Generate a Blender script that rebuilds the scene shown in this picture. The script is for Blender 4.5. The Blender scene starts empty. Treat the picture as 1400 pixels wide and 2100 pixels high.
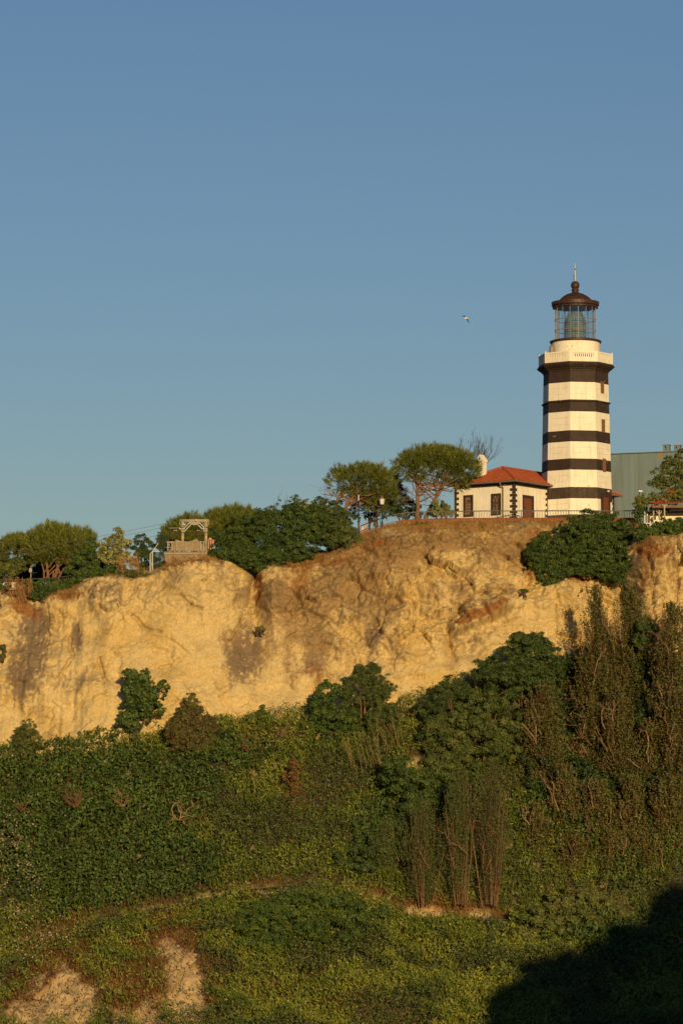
import bpy, math, random
import numpy as np
from mathutils import Vector, Matrix

R = math.radians
scn = bpy.context.scene
col = scn.collection

# ------------------------------------------------------------------ camera
CAM_Z = 20.0
FPX = 7000.0                       # focal length in photo pixels (photo is 1400 wide)
PITCH = math.atan(640 / FPX)
cam_d = bpy.data.cameras.new('camera')
cam_d.sensor_fit = 'HORIZONTAL'
cam_d.sensor_width = 36.0
cam_d.lens = 36.0 * FPX / 1400.0
cam_d.clip_start = 1.0
cam_d.clip_end = 20000.0
cam = bpy.data.objects.new('camera', cam_d)
cam.location = (0, 0, CAM_Z)
cam.rotation_euler = (math.pi / 2 + PITCH, 0, 0)
col.objects.link(cam)
scn.camera = cam

# ------------------------------------------------------------------ light
SUN_AZ = R(11.0)                   # to the right of straight behind the camera
SUN_EL = R(10.0)
SUN_DIR = np.array([math.sin(SUN_AZ) * math.cos(SUN_EL), -math.cos(SUN_AZ) * math.cos(SUN_EL), math.sin(SUN_EL)])
world = bpy.data.worlds.new('World')
scn.world = world
world.use_nodes = True
wn = world.node_tree
bg = wn.nodes['Background']
sky = wn.nodes.new('ShaderNodeTexSky')
sky.sky_type = 'NISHITA'
sky.sun_disc = False
sky.sun_elevation = SUN_EL
sky.sun_rotation = R(180) - SUN_AZ
sky.altitude = 0
sky.air_density = 1.25
sky.dust_density = 0.0
sky.ozone_density = 2.9
skm = wn.nodes.new('ShaderNodeMix')      # white balance of the sky
skm.data_type = 'RGBA'
skm.blend_type = 'MULTIPLY'
skm.inputs[0].default_value = 1
skm.inputs[7].default_value = (0.90, 0.972, 1.20, 1)
wn.links.new(sky.outputs[0], skm.inputs[6])
wn.links.new(skm.outputs[2], bg.inputs[0])
bg.inputs[1].default_value = 0.064
sun_d = bpy.data.lights.new('sun', 'SUN')
sun_d.energy = 4.6
sun_d.color = (1.0, 0.735, 0.36)
sun_d.angle = R(0.53)
sun = bpy.data.objects.new('sun', sun_d)
sun.rotation_euler = Vector(SUN_DIR).to_track_quat('Z', 'Y').to_euler()
sun.location = (40, -100, 120)
col.objects.link(sun)
vs = scn.view_settings
vs.view_transform = 'Standard'
vs.look = 'None'
vs.exposure = 0.0
vs.gamma = 1.0
vs.use_curve_mapping = False

# ------------------------------------------------------------------ projection helpers
cp, sp = math.cos(PITCH), math.sin(PITCH)


def P(px, py, Y):
    """world point at depth Y that stands at photo position (px, py)"""
    u = (px - 700.0) / FPX
    v = (1050.0 - py) / FPX
    d = (u, cp - v * sp, sp + v * cp)
    k = Y / d[1]
    return np.array([d[0] * k, Y, CAM_Z + d[2] * k])


def proj(x, Y, z):
    zz = z - CAM_Z
    f = Y * cp + zz * sp
    up = -Y * sp + zz * cp
    return 700.0 + FPX * x / f, 1050.0 - FPX * up / f


# ------------------------------------------------------------------ noise
_rs = np.random.RandomState(7)
_perm = _rs.permutation(256)
_perm = np.concatenate([_perm, _perm, _perm])
_grad = _rs.normal(size=(256, 3))
_grad /= np.linalg.norm(_grad, axis=1)[:, None]


def perlin(x, y, z=None):
    x = np.asarray(x, float)
    y = np.asarray(y, float)
    z = np.zeros_like(x) if z is None else np.asarray(z, float) + np.zeros_like(x)
    xi = np.floor(x).astype(int)
    yi = np.floor(y).astype(int)
    zi = np.floor(z).astype(int)
    xf, yf, zf = x - xi, y - yi, z - zi
    fade = lambda t: t * t * t * (t * (t * 6 - 15) + 10)
    u, v, w = fade(xf), fade(yf), fade(zf)
    res = 0
    for dx in (0, 1):
        for dy in (0, 1):
            for dz in (0, 1):
                h = _perm[(_perm[(_perm[(xi + dx) & 255] + yi + dy) & 255] + zi + dz) & 255]
                g = _grad[h]
                d = g[..., 0] * (xf - dx) + g[..., 1] * (yf - dy) + g[..., 2] * (zf - dz)
                wt = (u if dx else 1 - u) * (v if dy else 1 - v) * (w if dz else 1 - w)
                res = res + d * wt
    return res * 1.6


def fbm(x, y, z=None, octv=4, lac=2.03, gain=0.5):
    a, f, s = 1.0, 1.0, 0
    z = 0 * np.asarray(x, float) if z is None else z
    for i in range(octv):
        s = s + a * perlin(x * f + i * 13.7, y * f + i * 7.3, z * f + i * 3.1)
        a *= gain
        f *= lac
    return s


def sstep(a, b, x):
    t = np.clip((x - a) / (b - a), 0, 1)
    return t * t * (3 - 2 * t)


# ------------------------------------------------------------------ materials
def mat(name, color, rough=0.8, spec=0.2, var=0.0, vscale=3.0, bump=0.0, bscale=20.0, metal=0.0, color2=None, stretch=None):
    m = bpy.data.materials.new(name)
    m.use_nodes = True
    nt = m.node_tree
    b = nt.nodes['Principled BSDF']
    b.inputs['Roughness'].default_value = rough
    b.inputs['Specular IOR Level'].default_value = spec
    b.inputs['Metallic'].default_value = metal
    b.inputs['Base Color'].default_value = (*color, 1)
    if var > 0 or color2 is not None or bump > 0:
        tc = nt.nodes.new('ShaderNodeTexCoord')
        src = tc.outputs['Object']
        if stretch:
            mp = nt.nodes.new('ShaderNodeMapping')
            mp.inputs['Scale'].default_value = stretch
            nt.links.new(src, mp.inputs[0])
            src = mp.outputs[0]
    if var > 0 or color2 is not None:
        n = nt.nodes.new('ShaderNodeTexNoise')
        n.inputs['Scale'].default_value = vscale
        n.inputs['Detail'].default_value = 6
        n.inputs['Roughness'].default_value = 0.65
        nt.links.new(src, n.inputs[0])
        r = nt.nodes.new('ShaderNodeValToRGB')
        c2 = color2 if color2 is not None else tuple(c * (1 - var) for c in color)
        r.color_ramp.elements[0].position = 0.35
        r.color_ramp.elements[1].position = 0.65
        r.color_ramp.elements[0].color = (*c2, 1)
        r.color_ramp.elements[1].color = (*color, 1)
        nt.links.new(n.outputs[0], r.inputs[0])
        nt.links.new(r.outputs[0], b.inputs['Base Color'])
    if bump > 0:
        n2 = nt.nodes.new('ShaderNodeTexNoise')
        n2.inputs['Scale'].default_value = bscale
        n2.inputs['Detail'].default_value = 5
        nt.links.new(src, n2.inputs[0])
        bp = nt.nodes.new('ShaderNodeBump')
        bp.inputs['Strength'].default_value = bump
        bp.inputs['Distance'].default_value = 0.1
        nt.links.new(n2.outputs[0], bp.inputs['Height'])
        nt.links.new(bp.outputs[0], b.inputs['Normal'])
    return m


def leaf_mat(name, c0, c1, c2=None, rough=0.55, spec=0.25, green=True):
    """leaf colour runs from c0 over c1 to c2 with the per-leaf attribute 'tint'"""
    if green:
        c0, c1, c2 = [tuple(a * k for a, k in zip(c, (1.28, 1.32, 1.0))) if c else c for c in (c0, c1, c2)]
    m = bpy.data.materials.new(name)
    m.use_nodes = True
    nt = m.node_tree
    b = nt.nodes['Principled BSDF']
    b.inputs['Roughness'].default_value = rough
    b.inputs['Specular IOR Level'].default_value = spec
    at = nt.nodes.new('ShaderNodeAttribute')
    at.attribute_name = 'tint'
    r = nt.nodes.new('ShaderNodeValToRGB')
    r.color_ramp.elements[0].color = (*c0, 1)
    r.color_ramp.elements[1].color = (*(c2 or c1), 1)
    if c2:
        e = r.color_ramp.elements.new(0.5)
        e.color = (*c1, 1)
    nt.links.new(at.outputs['Fac'], r.inputs[0])
    nt.links.new(r.outputs[0], b.inputs['Base Color'])
    return m


def vcol_mat(name, rough=0.95, spec=0.1, grain=0.35, gscale=2.5, bump=0.6, bscale=3.0, bdist=0.25, crack=0.0):
    """earth and rock: the stone's own colours come from the attribute 'Col', grain and fine relief from noise"""
    m = bpy.data.materials.new(name)
    m.use_nodes = True
    nt = m.node_tree
    b = nt.nodes['Principled BSDF']
    b.inputs['Roughness'].default_value = rough
    b.inputs['Specular IOR Level'].default_value = spec
    at = nt.nodes.new('ShaderNodeAttribute')
    at.attribute_name = 'Col'
    tc = nt.nodes.new('ShaderNodeTexCoord')
    n = nt.nodes.new('ShaderNodeTexNoise')
    n.inputs['Scale'].default_value = gscale
    n.inputs['Detail'].default_value = 9
    n.inputs['Roughness'].default_value = 0.72
    nt.links.new(tc.outputs['Object'], n.inputs[0])
    mr = nt.nodes.new('ShaderNodeMapRange')
    mr.inputs[1].default_value = 0.3
    mr.inputs[2].default_value = 0.7
    mr.inputs[3].default_value = 1 - grain
    mr.inputs[4].default_value = 1 + grain * 0.45
    nt.links.new(n.outputs[0], mr.inputs[0])
    mx = nt.nodes.new('ShaderNodeMix')
    mx.data_type = 'RGBA'
    mx.blend_type = 'MULTIPLY'
    mx.inputs[0].default_value = 1
    nt.links.new(at.outputs['Color'], mx.inputs[6])
    nt.links.new(mr.outputs[0], mx.inputs[7])
    nt.links.new(mx.outputs[2], b.inputs['Base Color'])
    n2 = nt.nodes.new('ShaderNodeTexNoise')
    n2.inputs['Scale'].default_value = bscale
    n2.inputs['Detail'].default_value = 8
    n2.inputs['Roughness'].default_value = 0.7
    nt.links.new(tc.outputs['Object'], n2.inputs[0])
    bp = nt.nodes.new('ShaderNodeBump')
    bp.inputs['Strength'].default_value = bump
    bp.inputs['Distance'].default_value = bdist
    nt.links.new(n2.outputs[0], bp.inputs['Height'])
    if crack > 0:
        mp = nt.nodes.new('ShaderNodeMapping')
        mp.inputs['Scale'].default_value = (0.8, 0.8, 1.5)
        nt.links.new(tc.outputs['Object'], mp.inputs[0])
        n3 = nt.nodes.new('ShaderNodeTexNoise')
        n3.inputs['Scale'].default_value = 1.0
        n3.inputs['Detail'].default_value = 6
        n3.inputs['Roughness'].default_value = 0.62
        n3.inputs['Distortion'].default_value = 0.6
        nt.links.new(mp.outputs[0], n3.inputs[0])
        s1 = nt.nodes.new('ShaderNodeMath')
        s1.operation = 'SUBTRACT'
        s1.inputs[1].default_value = 0.5
        nt.links.new(n3.outputs[0], s1.inputs[0])
        s2 = nt.nodes.new('ShaderNodeMath')
        s2.operation = 'ABSOLUTE'
        nt.links.new(s1.outputs[0], s2.inputs[0])
        s3 = nt.nodes.new('ShaderNodeMapRange')
        s3.inputs[1].default_value = 0.0
        s3.inputs[2].default_value = 0.02
        nt.links.new(s2.outputs[0], s3.inputs[0])
        bp2 = nt.nodes.new('ShaderNodeBump')
        bp2.inputs['Strength'].default_value = crack
        bp2.inputs['Distance'].default_value = 0.12
        nt.links.new(s3.outputs[0], bp2.inputs['Height'])
        nt.links.new(bp.outputs[0], bp2.inputs['Normal'])
        bp = bp2
    nt.links.new(bp.outputs[0], b.inputs['Normal'])
    return m


M = {}
M['white'] = mat('white_paint', (0.82, 0.74, 0.60), 0.75, 0.15, color2=(0.74, 0.66, 0.52), vscale=0.9, bump=0.12, bscale=6)
M['dark'] = mat('dark_brown_paint', (0.050, 0.031, 0.022), 0.7, 0.2, color2=(0.036, 0.022, 0.016), vscale=1.6, bump=0.1, bscale=8)
M['darkworn'] = mat('worn_brown_paint', (0.075, 0.050, 0.036), 0.75, 0.2, color2=(0.045, 0.028, 0.02), vscale=2.4, stretch=(2, 2, 0.6))
M['copper'] = mat('brown_copper', (0.062, 0.028, 0.018), 0.5, 0.3, color2=(0.040, 0.019, 0.013), vscale=2.5)
M['bronze'] = mat('lantern_metal', (0.22, 0.16, 0.10), 0.5, 0.4)
M['wood'] = mat('red_brown_door_wood', (0.20, 0.062, 0.022), 0.55, 0.3, color2=(0.12, 0.036, 0.015), vscale=4, stretch=(6, 6, 0.7))
M['oldwood'] = mat('old_shutter_wood', (0.26, 0.13, 0.06), 0.7, 0.2, color2=(0.15, 0.07, 0.035), vscale=6)
M['tile'] = mat('roof_tile', (0.42, 0.105, 0.035), 0.75, 0.2, color2=(0.30, 0.068, 0.025), vscale=2.2, bump=0.2, bscale=18)
M['oldtile'] = mat('weathered_roof_tile', (0.24, 0.10, 0.055), 0.85, 0.1, var=0.35)
M['gutter'] = mat('gutter_metal', (0.17, 0.13, 0.10), 0.55, 0.3)
M['iron'] = mat('black_iron', (0.025, 0.018, 0.014), 0.5, 0.4)
M['kerb'] = mat('red_kerb', (0.23, 0.06, 0.028), 0.8, 0.2, var=0.3)
M['stone'] = mat('terrace_stone', (0.42, 0.33, 0.21), 0.9, 0.1, color2=(0.28, 0.2, 0.12), vscale=2.0, bump=0.4, bscale=5)
M['gray'] = mat('grey_green_render', (0.165, 0.215, 0.225), 0.9, 0.1, color2=(0.135, 0.175, 0.18), vscale=0.6, stretch=(3, 3, 0.25))
M['grayrust'] = mat('rust_stain', (0.30, 0.16, 0.04), 0.9, 0.1)
M['graycap'] = mat('chimney_cap', (0.36, 0.17, 0.10), 0.8, 0.1)
M['bark'] = mat('pine_bark', (0.22, 0.12, 0.065), 0.9, 0.1, color2=(0.13, 0.07, 0.04), vscale=3)
M['bark2'] = mat('pale_bark', (0.34, 0.21, 0.11), 0.9, 0.1, color2=(0.22, 0.13, 0.07), vscale=3)
M['twig'] = mat('dry_twig', (0.20, 0.11, 0.06), 0.9, 0.1, var=0.3)
M['darktwig'] = mat('dark_twig', (0.10, 0.065, 0.045), 0.9, 0.1, var=0.3)
M['timber'] = mat('weathered_timber', (0.38, 0.32, 0.23), 0.8, 0.2, color2=(0.27, 0.22, 0.16), vscale=3, stretch=(4, 4, 1))
M['steel'] = mat('pale_steel', (0.5, 0.48, 0.44), 0.5, 0.4)
M['cloth'] = mat('tan_netting', (0.30, 0.225, 0.135), 0.9, 0.1, color2=(0.21, 0.155, 0.095), vscale=3)
M['greennet'] = mat('green_wire', (0.03, 0.045, 0.025), 0.7, 0.2)
M['concrete'] = mat('concrete', (0.33, 0.30, 0.25), 0.9, 0.1, var=0.3, vscale=1.5)
M['lampwhite'] = mat('lamp_glass_white', (0.58, 0.55, 0.50), 0.4, 0.4)
M['cream'] = mat('cream_wall', (0.76, 0.66, 0.47), 0.85, 0.1, var=0.1, vscale=1.0)
M['brownwood'] = mat('brown_post', (0.20, 0.12, 0.07), 0.8, 0.2, var=0.3)
M['pink'] = mat('pink_cloth', (0.62, 0.30, 0.22), 0.9, 0.1)
M['flower'] = mat('orange_petal', (0.62, 0.10, 0.03), 0.7, 0.2)
M['gullwhite'] = mat('white_feather', (0.8, 0.78, 0.74), 0.8, 0.1)
M['gulldark'] = mat('dark_feather', (0.05, 0.05, 0.055), 0.8, 0.1)
M['yellow'] = mat('yellow_sign', (0.7, 0.36, 0.03), 0.7, 0.2)
M['cable'] = mat('cable_rubber', (0.05, 0.05, 0.05), 0.6, 0.3)
M['windark'] = mat('dark_glass', (0.02, 0.022, 0.025), 0.12, 0.5)


def worn(m, colr, scale, lo, hi, stretch, amount):
    """chips and runs: a second layer of colour where a noise is high"""
    nt = m.node_tree
    b = nt.nodes['Principled BSDF']
    src = b.inputs['Base Color'].links[0].from_socket
    tc = nt.nodes.new('ShaderNodeTexCoord')
    mp = nt.nodes.new('ShaderNodeMapping')
    mp.inputs['Scale'].default_value = stretch
    nt.links.new(tc.outputs['Object'], mp.inputs[0])
    n = nt.nodes.new('ShaderNodeTexNoise')
    n.inputs['Scale'].default_value = scale
    n.inputs['Detail'].default_value = 5
    nt.links.new(mp.outputs[0], n.inputs[0])
    r = nt.nodes.new('ShaderNodeMapRange')
    r.inputs[1].default_value = lo
    r.inputs[2].default_value = hi
    r.inputs[4].default_value = amount
    nt.links.new(n.outputs[0], r.inputs[0])
    mx = nt.nodes.new('ShaderNodeMix')
    mx.data_type = 'RGBA'
    nt.links.new(r.outputs[0], mx.inputs[0])
    nt.links.new(src, mx.inputs[6])
    mx.inputs[7].default_value = (*colr, 1)
    nt.links.new(mx.outputs[2], b.inputs['Base Color'])


worn(M['white'], (0.46, 0.38, 0.27), 1.6, .52, .72, (3.2, 3.2, .30), .45)
worn(M['white'], (0.38, 0.28, 0.18), 3.4, .66, .70, (1, 1, 1), .5)
worn(M['dark'], (0.42, 0.34, 0.25), 3.2, .69, .72, (1, 1, 1.3), .8)
worn(M['darkworn'], (0.34, 0.27, 0.2), 2.6, .64, .70, (1, 1, 1.0), .7)
worn(M['gray'], (0.11, 0.125, 0.10), 1.2, .5, .75, (2.5, 2.5, .12), .6)


def glass_mat(name, tint, mixf):
    m = bpy.data.materials.new(name)
    m.use_nodes = True
    nt = m.node_tree
    out = nt.nodes['Material Output']
    b = nt.nodes['Principled BSDF']
    if 'Base Color' in b.inputs:
        b.inputs['Base Color'].default_value = (*tint, 1)
        b.inputs['Roughness'].default_value = 0.08
        b.inputs['Specular IOR Level'].default_value = 0.6
    if name == 'lantern_glass':
        b = nt.nodes.new('ShaderNodeBsdfGlossy')
        b.inputs['Roughness'].default_value = 0.03
    t = nt.nodes.new('ShaderNodeBsdfTransparent')
    t.inputs[0].default_value = (0.96, 0.98, 0.98, 1)
    mx = nt.nodes.new('ShaderNodeMixShader')
    mx.inputs[0].default_value = mixf
    nt.links.new(t.outputs[0], mx.inputs[1])
    nt.links.new(b.outputs[0], mx.inputs[2])
    nt.links.new(mx.outputs[0], out.inputs[0])
    return m


M['glass'] = glass_mat('lantern_glass', (0.25, 0.33, 0.33), 0.06)
M['lens'] = glass_mat('lens_glass', (0.21, 0.25, 0.17), 0.55)

# leaves
M['l_ivy'] = leaf_mat('ivy_leaf', (0.022, 0.036, 0.010), (0.042, 0.066, 0.014), (0.075, 0.095, 0.02))
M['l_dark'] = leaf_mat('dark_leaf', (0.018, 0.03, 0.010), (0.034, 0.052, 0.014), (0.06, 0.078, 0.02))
M['l_bush'] = leaf_mat('bush_leaf', (0.026, 0.038, 0.012), (0.05, 0.066, 0.018), (0.10, 0.095, 0.03))
M['l_poplar'] = leaf_mat('poplar_leaf', (0.085, 0.044, 0.022), (0.05, 0.05, 0.015), (0.125, 0.105, 0.034))
M['l_pine'] = leaf_mat('pine_needle', (0.038, 0.05, 0.013), (0.085, 0.095, 0.02), (0.17, 0.165, 0.035))
M['l_olive'] = leaf_mat('olive_leaf', (0.04, 0.048, 0.014), (0.085, 0.088, 0.022), (0.15, 0.135, 0.035))
M['l_tam'] = leaf_mat('feathery_twig', (0.085, 0.048, 0.022), (0.075, 0.075, 0.022), (0.10, 0.115, 0.03), green=False)
M['l_pale'] = leaf_mat('pale_leaf', (0.06, 0.068, 0.024), (0.15, 0.14, 0.06), (0.30, 0.26, 0.13))
M['l_weed'] = leaf_mat('weed_leaf', (0.038, 0.054, 0.010), (0.088, 0.110, 0.018), (0.17, 0.16, 0.030))
M['l_red'] = leaf_mat('dry_weed', (0.095, 0.045, 0.016), (0.17, 0.075, 0.022), (0.27, 0.14, 0.045), green=False)
M['l_straw'] = leaf_mat('dry_grass_blade', (0.17, 0.075, 0.022), (0.31, 0.155, 0.045), (0.42, 0.26, 0.09), green=False)
M['l_white'] = leaf_mat('blossom', (0.22, 0.165, 0.11), (0.38, 0.30, 0.20), green=False)
M['rock'] = vcol_mat('limestone_rock', grain=.34, gscale=6.5, bump=.85, bscale=11.0, bdist=.12, crack=.28)
M['earth'] = vcol_mat('hillside_earth', gscale=4, bump=0.5)
M['stone2'] = mat('earth_stone', (0.46, 0.32, 0.165), 0.95, 0.05, var=0.35)
M['cactus'] = mat('cactus_pad', (0.13, 0.14, 0.045), 0.7, 0.2, var=0.35)


# ------------------------------------------------------------------ object helpers
def tag(o, label=None, cat=None, group=None, kind=None):
    if label: o['label'] = label
    if cat: o['category'] = cat
    if group: o['group'] = group
    if kind: o['kind'] = kind
    return o


def thing(name, label, cat, loc=(0, 0, 0), rotz=0.0, group=None):
    o = bpy.data.objects.new(name, None)
    o.empty_display_size = 0.5
    o.location = tuple(float(c) for c in loc)
    o.rotation_euler = (0, 0, rotz)
    col.objects.link(o)
    return tag(o, label, cat, group)


def link_mesh(name, me, parent=None, loc=(0, 0, 0)):
    o = bpy.data.objects.new(name, me)
    o.location = tuple(float(c) for c in loc)
    col.objects.link(o)
    if parent is not None:
        o.parent = parent
    return o


def np_mesh(name, V, nper, m, tint=None, F=None, smooth=False, vcol=None):
    """fast mesh: V (n,3); either F (k,q) faces or consecutive polygons of nper vertices"""
    V = np.ascontiguousarray(V, dtype=np.float32).reshape(-1, 3)
    me = bpy.data.meshes.new(name)
    me.vertices.add(len(V))
    me.vertices.foreach_set('co', V.ravel())
    if F is None:
        F = np.arange(len(V), dtype=np.int32).reshape(-1, nper)
    F = np.ascontiguousarray(F, dtype=np.int32)
    k, q = F.shape
    me.loops.add(k * q)
    me.loops.foreach_set('vertex_index', F.ravel())
    me.polygons.add(k)
    me.polygons.foreach_set('loop_start', np.arange(0, k * q, q, dtype=np.int32))
    me.polygons.foreach_set('loop_total', np.full(k, q, dtype=np.int32))
    if smooth:
        me.polygons.foreach_set('use_smooth', np.ones(k, dtype=bool))
    me.update(calc_edges=True)
    if tint is not None:
        a = me.attributes.new('tint', 'FLOAT', 'POINT')
        a.data.foreach_set('value', np.ascontiguousarray(tint, dtype=np.float32))
    if vcol is not None:
        a = me.attributes.new('Col', 'FLOAT_COLOR', 'POINT')
        c4 = np.ones((len(V), 4), dtype=np.float32)
        c4[:, :3] = vcol
        a.data.foreach_set('color', c4.ravel())
    me.materials.append(m)
    return me


class MB:
    def __init__(self):
        self.v, self.f = [], []

    def add(self, vs_, fs_):
        n = len(self.v)
        self.v += [tuple(map(float, p)) for p in vs_]
        self.f += [tuple(i + n for i in f) for f in fs_]
        return self

    def box(self, c, s, rot=None):
        hx, hy, hz = s[0] / 2, s[1] / 2, s[2] / 2
        vs_ = [Vector((x, y, z)) for x in (-hx, hx) for y in (-hy, hy) for z in (-hz, hz)]
        if rot is not None:
            vs_ = [rot @ p for p in vs_]
        vs_ = [p + Vector(c) for p in vs_]
        return self.add(vs_, [(0, 1, 3, 2), (4, 6, 7, 5), (0, 4, 5, 1), (2, 3, 7, 6), (0, 2, 6, 4), (1, 5, 7, 3)])

    def beam(self, p, q, w, h=None):
        """square bar from p to q"""
        p, q = Vector(p), Vector(q)
        d = q - p
        return self.box((p + q) / 2, (h or w, w, d.length), d.to_track_quat('Z', 'Y').to_matrix())

    def tube(self, path, rad, n=6, cap=True):
        path = [Vector(tuple(map(float, p))) for p in path]
        if not hasattr(rad, '__len__'):
            rad = [rad] * len(path)
        k = len(self.v)
        ref = Vector((0.31, 0.57, 0.76))
        for i, p in enumerate(path):
            d = (path[min(i + 1, len(path) - 1)] - path[max(i - 1, 0)])
            d = d.normalized() if d.length > 1e-9 else Vector((0, 0, 1))
            a = d.cross(ref)
            if a.length < 1e-3:
                a = d.cross(Vector((1, 0, 0)))
            a.normalize()
            b = d.cross(a)
            for j in range(n):
                t = 2 * math.pi * j / n
                self.v.append(tuple(p + (a * math.cos(t) + b * math.sin(t)) * rad[i]))
        for i in range(len(path) - 1):
            for j in range(n):
                j2 = (j + 1) % n
                self.f.append((k + i * n + j, k + i * n + j2, k + (i + 1) * n + j2, k + (i + 1) * n + j))
        if cap:
            self.f.append(tuple(k + j for j in range(n))[::-1])
            e = k + (len(path) - 1) * n
            self.f.append(tuple(e + j for j in range(n)))
        return self

    def lathe(self, prof, n=24, a0=0.0, c=(0, 0), caps=True):
        """prof: list of (radius, z); n-sided"""
        k = len(self.v)
        for r_, z in prof:
            for j in range(n):
                t = a0 + 2 * math.pi * j / n
                self.v.append((c[0] + r_ * math.cos(t), c[1] + r_ * math.sin(t), z))
        for i in range(len(prof) - 1):
            for j in range(n):
                j2 = (j + 1) % n
                self.f.append((k + i * n + j, k + i * n + j2, k + (i + 1) * n + j2, k + (i + 1) * n + j))
        if caps:
            self.f.append(tuple(k + j for j in range(n))[::-1])
            e = k + (len(prof) - 1) * n
            self.f.append(tuple(e + j for j in range(n)))
        return self

    def prism(self, poly, h0, h1):
        n = len(poly)
        vs_ = [(x, y, h0) for x, y in poly] + [(x, y, h1) for x, y in poly]
        fs_ = [tuple(range(n))[::-1], tuple(range(n, 2 * n))] + [(i, (i + 1) % n, n + (i + 1) % n, n + i) for i in range(n)]
        return self.add(vs_, fs_)

    def mesh(self, name, m, smooth=False):
        me = bpy.data.meshes.new(name)
        me.from_pydata(self.v, [], self.f)
        me.materials.append(m)
        if smooth:
            for p_ in me.polygons:
                p_.use_smooth = True
        me.update()
        return me

    def build(self, name, m, parent=None, loc=(0, 0, 0), smooth=False):
        return link_mesh(name, self.mesh(name, m, smooth), parent, loc)


def unit(a):
    return a / np.maximum(np.linalg.norm(a, axis=-1, keepdims=True), 1e-9)


# ------------------------------------------------------------------ terrain
def line(pts, Y):
    """pts: (px, py) or (px, py, Y) -> sampled x, Y, z arrays"""
    w = np.array([P(p[0], p[1], p[2] if len(p) > 2 else Y) for p in pts])
    w = w[np.argsort(w[:, 0])]
    return w


LIP = line([(-200, 1205), (-60, 1210), (0, 1215), (50, 1237, 271.5), (100, 1226, 271), (150, 1215, 270.5), (190, 1192, 270), (240, 1186, 269.5),
            (300, 1186, 269.5), (360, 1163, 269), (420, 1150, 268.5), (480, 1160, 269.6), (520, 1186, 270.8), (560, 1168, 270.6), (600, 1170, 271.2),
            (660, 1152, 272), (740, 1123, 271.5), (800, 1103, 271), (840, 1094, 271), (900, 1088, 271.3), (1000, 1088, 271.5),
            (1100, 1094, 271.8), (1180, 1110, 273), (1230, 1125, 274), (1268, 1125, 273.2), (1318, 1122, 267), (1340, 1112, 266), (1400, 1106, 266),
            (1470, 1100, 267), (1700, 1100, 270)], 271.5)
BROW = line([(-200, 1200), (-60, 1204), (0, 1206), (100, 1203), (180, 1186), (240, 1178), (300, 1170), (345, 1152), (430, 1142), (520, 1158), (600, 1150),
             (680, 1130), (740, 1098), (790, 1079), (830, 1073), (900, 1070), (1000, 1069), (1130, 1068), (1250, 1068), (1300, 1074), (1320, 1086, 274),
             (1400, 1090, 273), (1470, 1090, 273), (1700, 1090, 276)], 276.4)
BASE = line([(-200, 1570), (-60, 1562), (0, 1558), (90, 1552), (160, 1537), (250, 1522), (300, 1512), (440, 1497), (520, 1487), (600, 1478), (690, 1473),
             (820, 1458), (850, 1452), (960, 1410, 263.5), (1050, 1395, 264), (1150, 1365, 266), (1200, 1350, 268), (1262, 1360, 267.5), (1325, 1430, 261),
             (1400, 1430, 260), (1470, 1430, 260), (1700, 1430, 262)], 263)
PATHB = line([(-200, 2000), (-60, 1960), (0, 1944), (200, 1889), (300, 1867), (400, 1847), (500, 1825), (620, 1814), (700, 1817), (760, 1841), (850, 1882),
              (1030, 1886), (1100, 1889), (1300, 1870), (1470, 1860), (1700, 1850)], 247.3)
PATHF = PATHB.copy()
PATHF[:, 0] *= 246.1 / 247.3
PATHF[:, 1] = 246.1
PATHF[:, 2] -= 0.06
LOW = line([(-200, 2125), (1700, 2125)], 228)
FOOT = LOW.copy()
FOOT[:, 0] *= 1.3
FOOT[:, 1] = 203
FOOT[:, 2] = -3
FAR = BROW.copy()
FAR[:, 1] = 330
FAR[:, 2] = np.interp(FAR[:, 0], BROW[:, 0], BROW[:, 2]) + 0.0
LINES = [FOOT, LOW, PATHF, PATHB, BASE, LIP, BROW, FAR]


def prof(x):
    x = np.asarray(x, float)
    Ys = np.stack([np.interp(x, L[:, 0], L[:, 1]) for L in LINES], -1)
    Zs = np.stack([np.interp(x, L[:, 0], L[:, 2]) for L in LINES], -1)
    return Ys, Zs


def H(x, Y):
    """ground height, without the fine relief"""
    x, Y = np.broadcast_arrays(np.asarray(x, float), np.asarray(Y, float))
    Ys, Zs = prof(x)
    z = np.where(Y <= Ys[..., 0], Zs[..., 0], Zs[..., -1])
    for i in range(len(LINES) - 1):
        y0, y1 = Ys[..., i], Ys[..., i + 1]
        t = np.clip((Y - y0) / (y1 - y0), 0, 1)
        z = np.where((Y > y0) & (Y <= y1), Zs[..., i] * (1 - t) + Zs[..., i + 1] * t, z)
    return z


def hill_bump(x, Y):
    """gentle swells of the hillside, gone at the path"""
    Ys, _ = prof(x)
    d = np.minimum(np.abs(Y - Ys[..., 2]), np.abs(Y - Ys[..., 3]))
    m = sstep(0.3, 3.0, d) * sstep(0.0, 1.5, np.abs(Ys[..., 4] - Y))
    return m * (0.9 * fbm(x * 0.12, Y * 0.12, octv=3) + 0.25 * fbm(x * 0.5 + 40, Y * 0.5, octv=3))


def HG(x, Y):
    Ys, _ = prof(x)
    return H(x, Y) + np.where(Y < Ys[..., 4], hill_bump(x, Y), 0)


def ground(px, py, y0=215.0, y1=300.0):
    """first ground point on the line of sight through photo position (px, py)"""
    Y = np.arange(y0, y1, 0.05)
    a, b = P(px, py, 100.0), P(px, py, 300.0)
    t = (Y - 100.0) / 200.0
    x = a[0] + (b[0] - a[0]) * t
    z = a[2] + (b[2] - a[2]) * t
    h = HG(x, Y)
    i = np.argmax(z <= h)
    return np.array([x[i], Y[i], h[i]])


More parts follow.
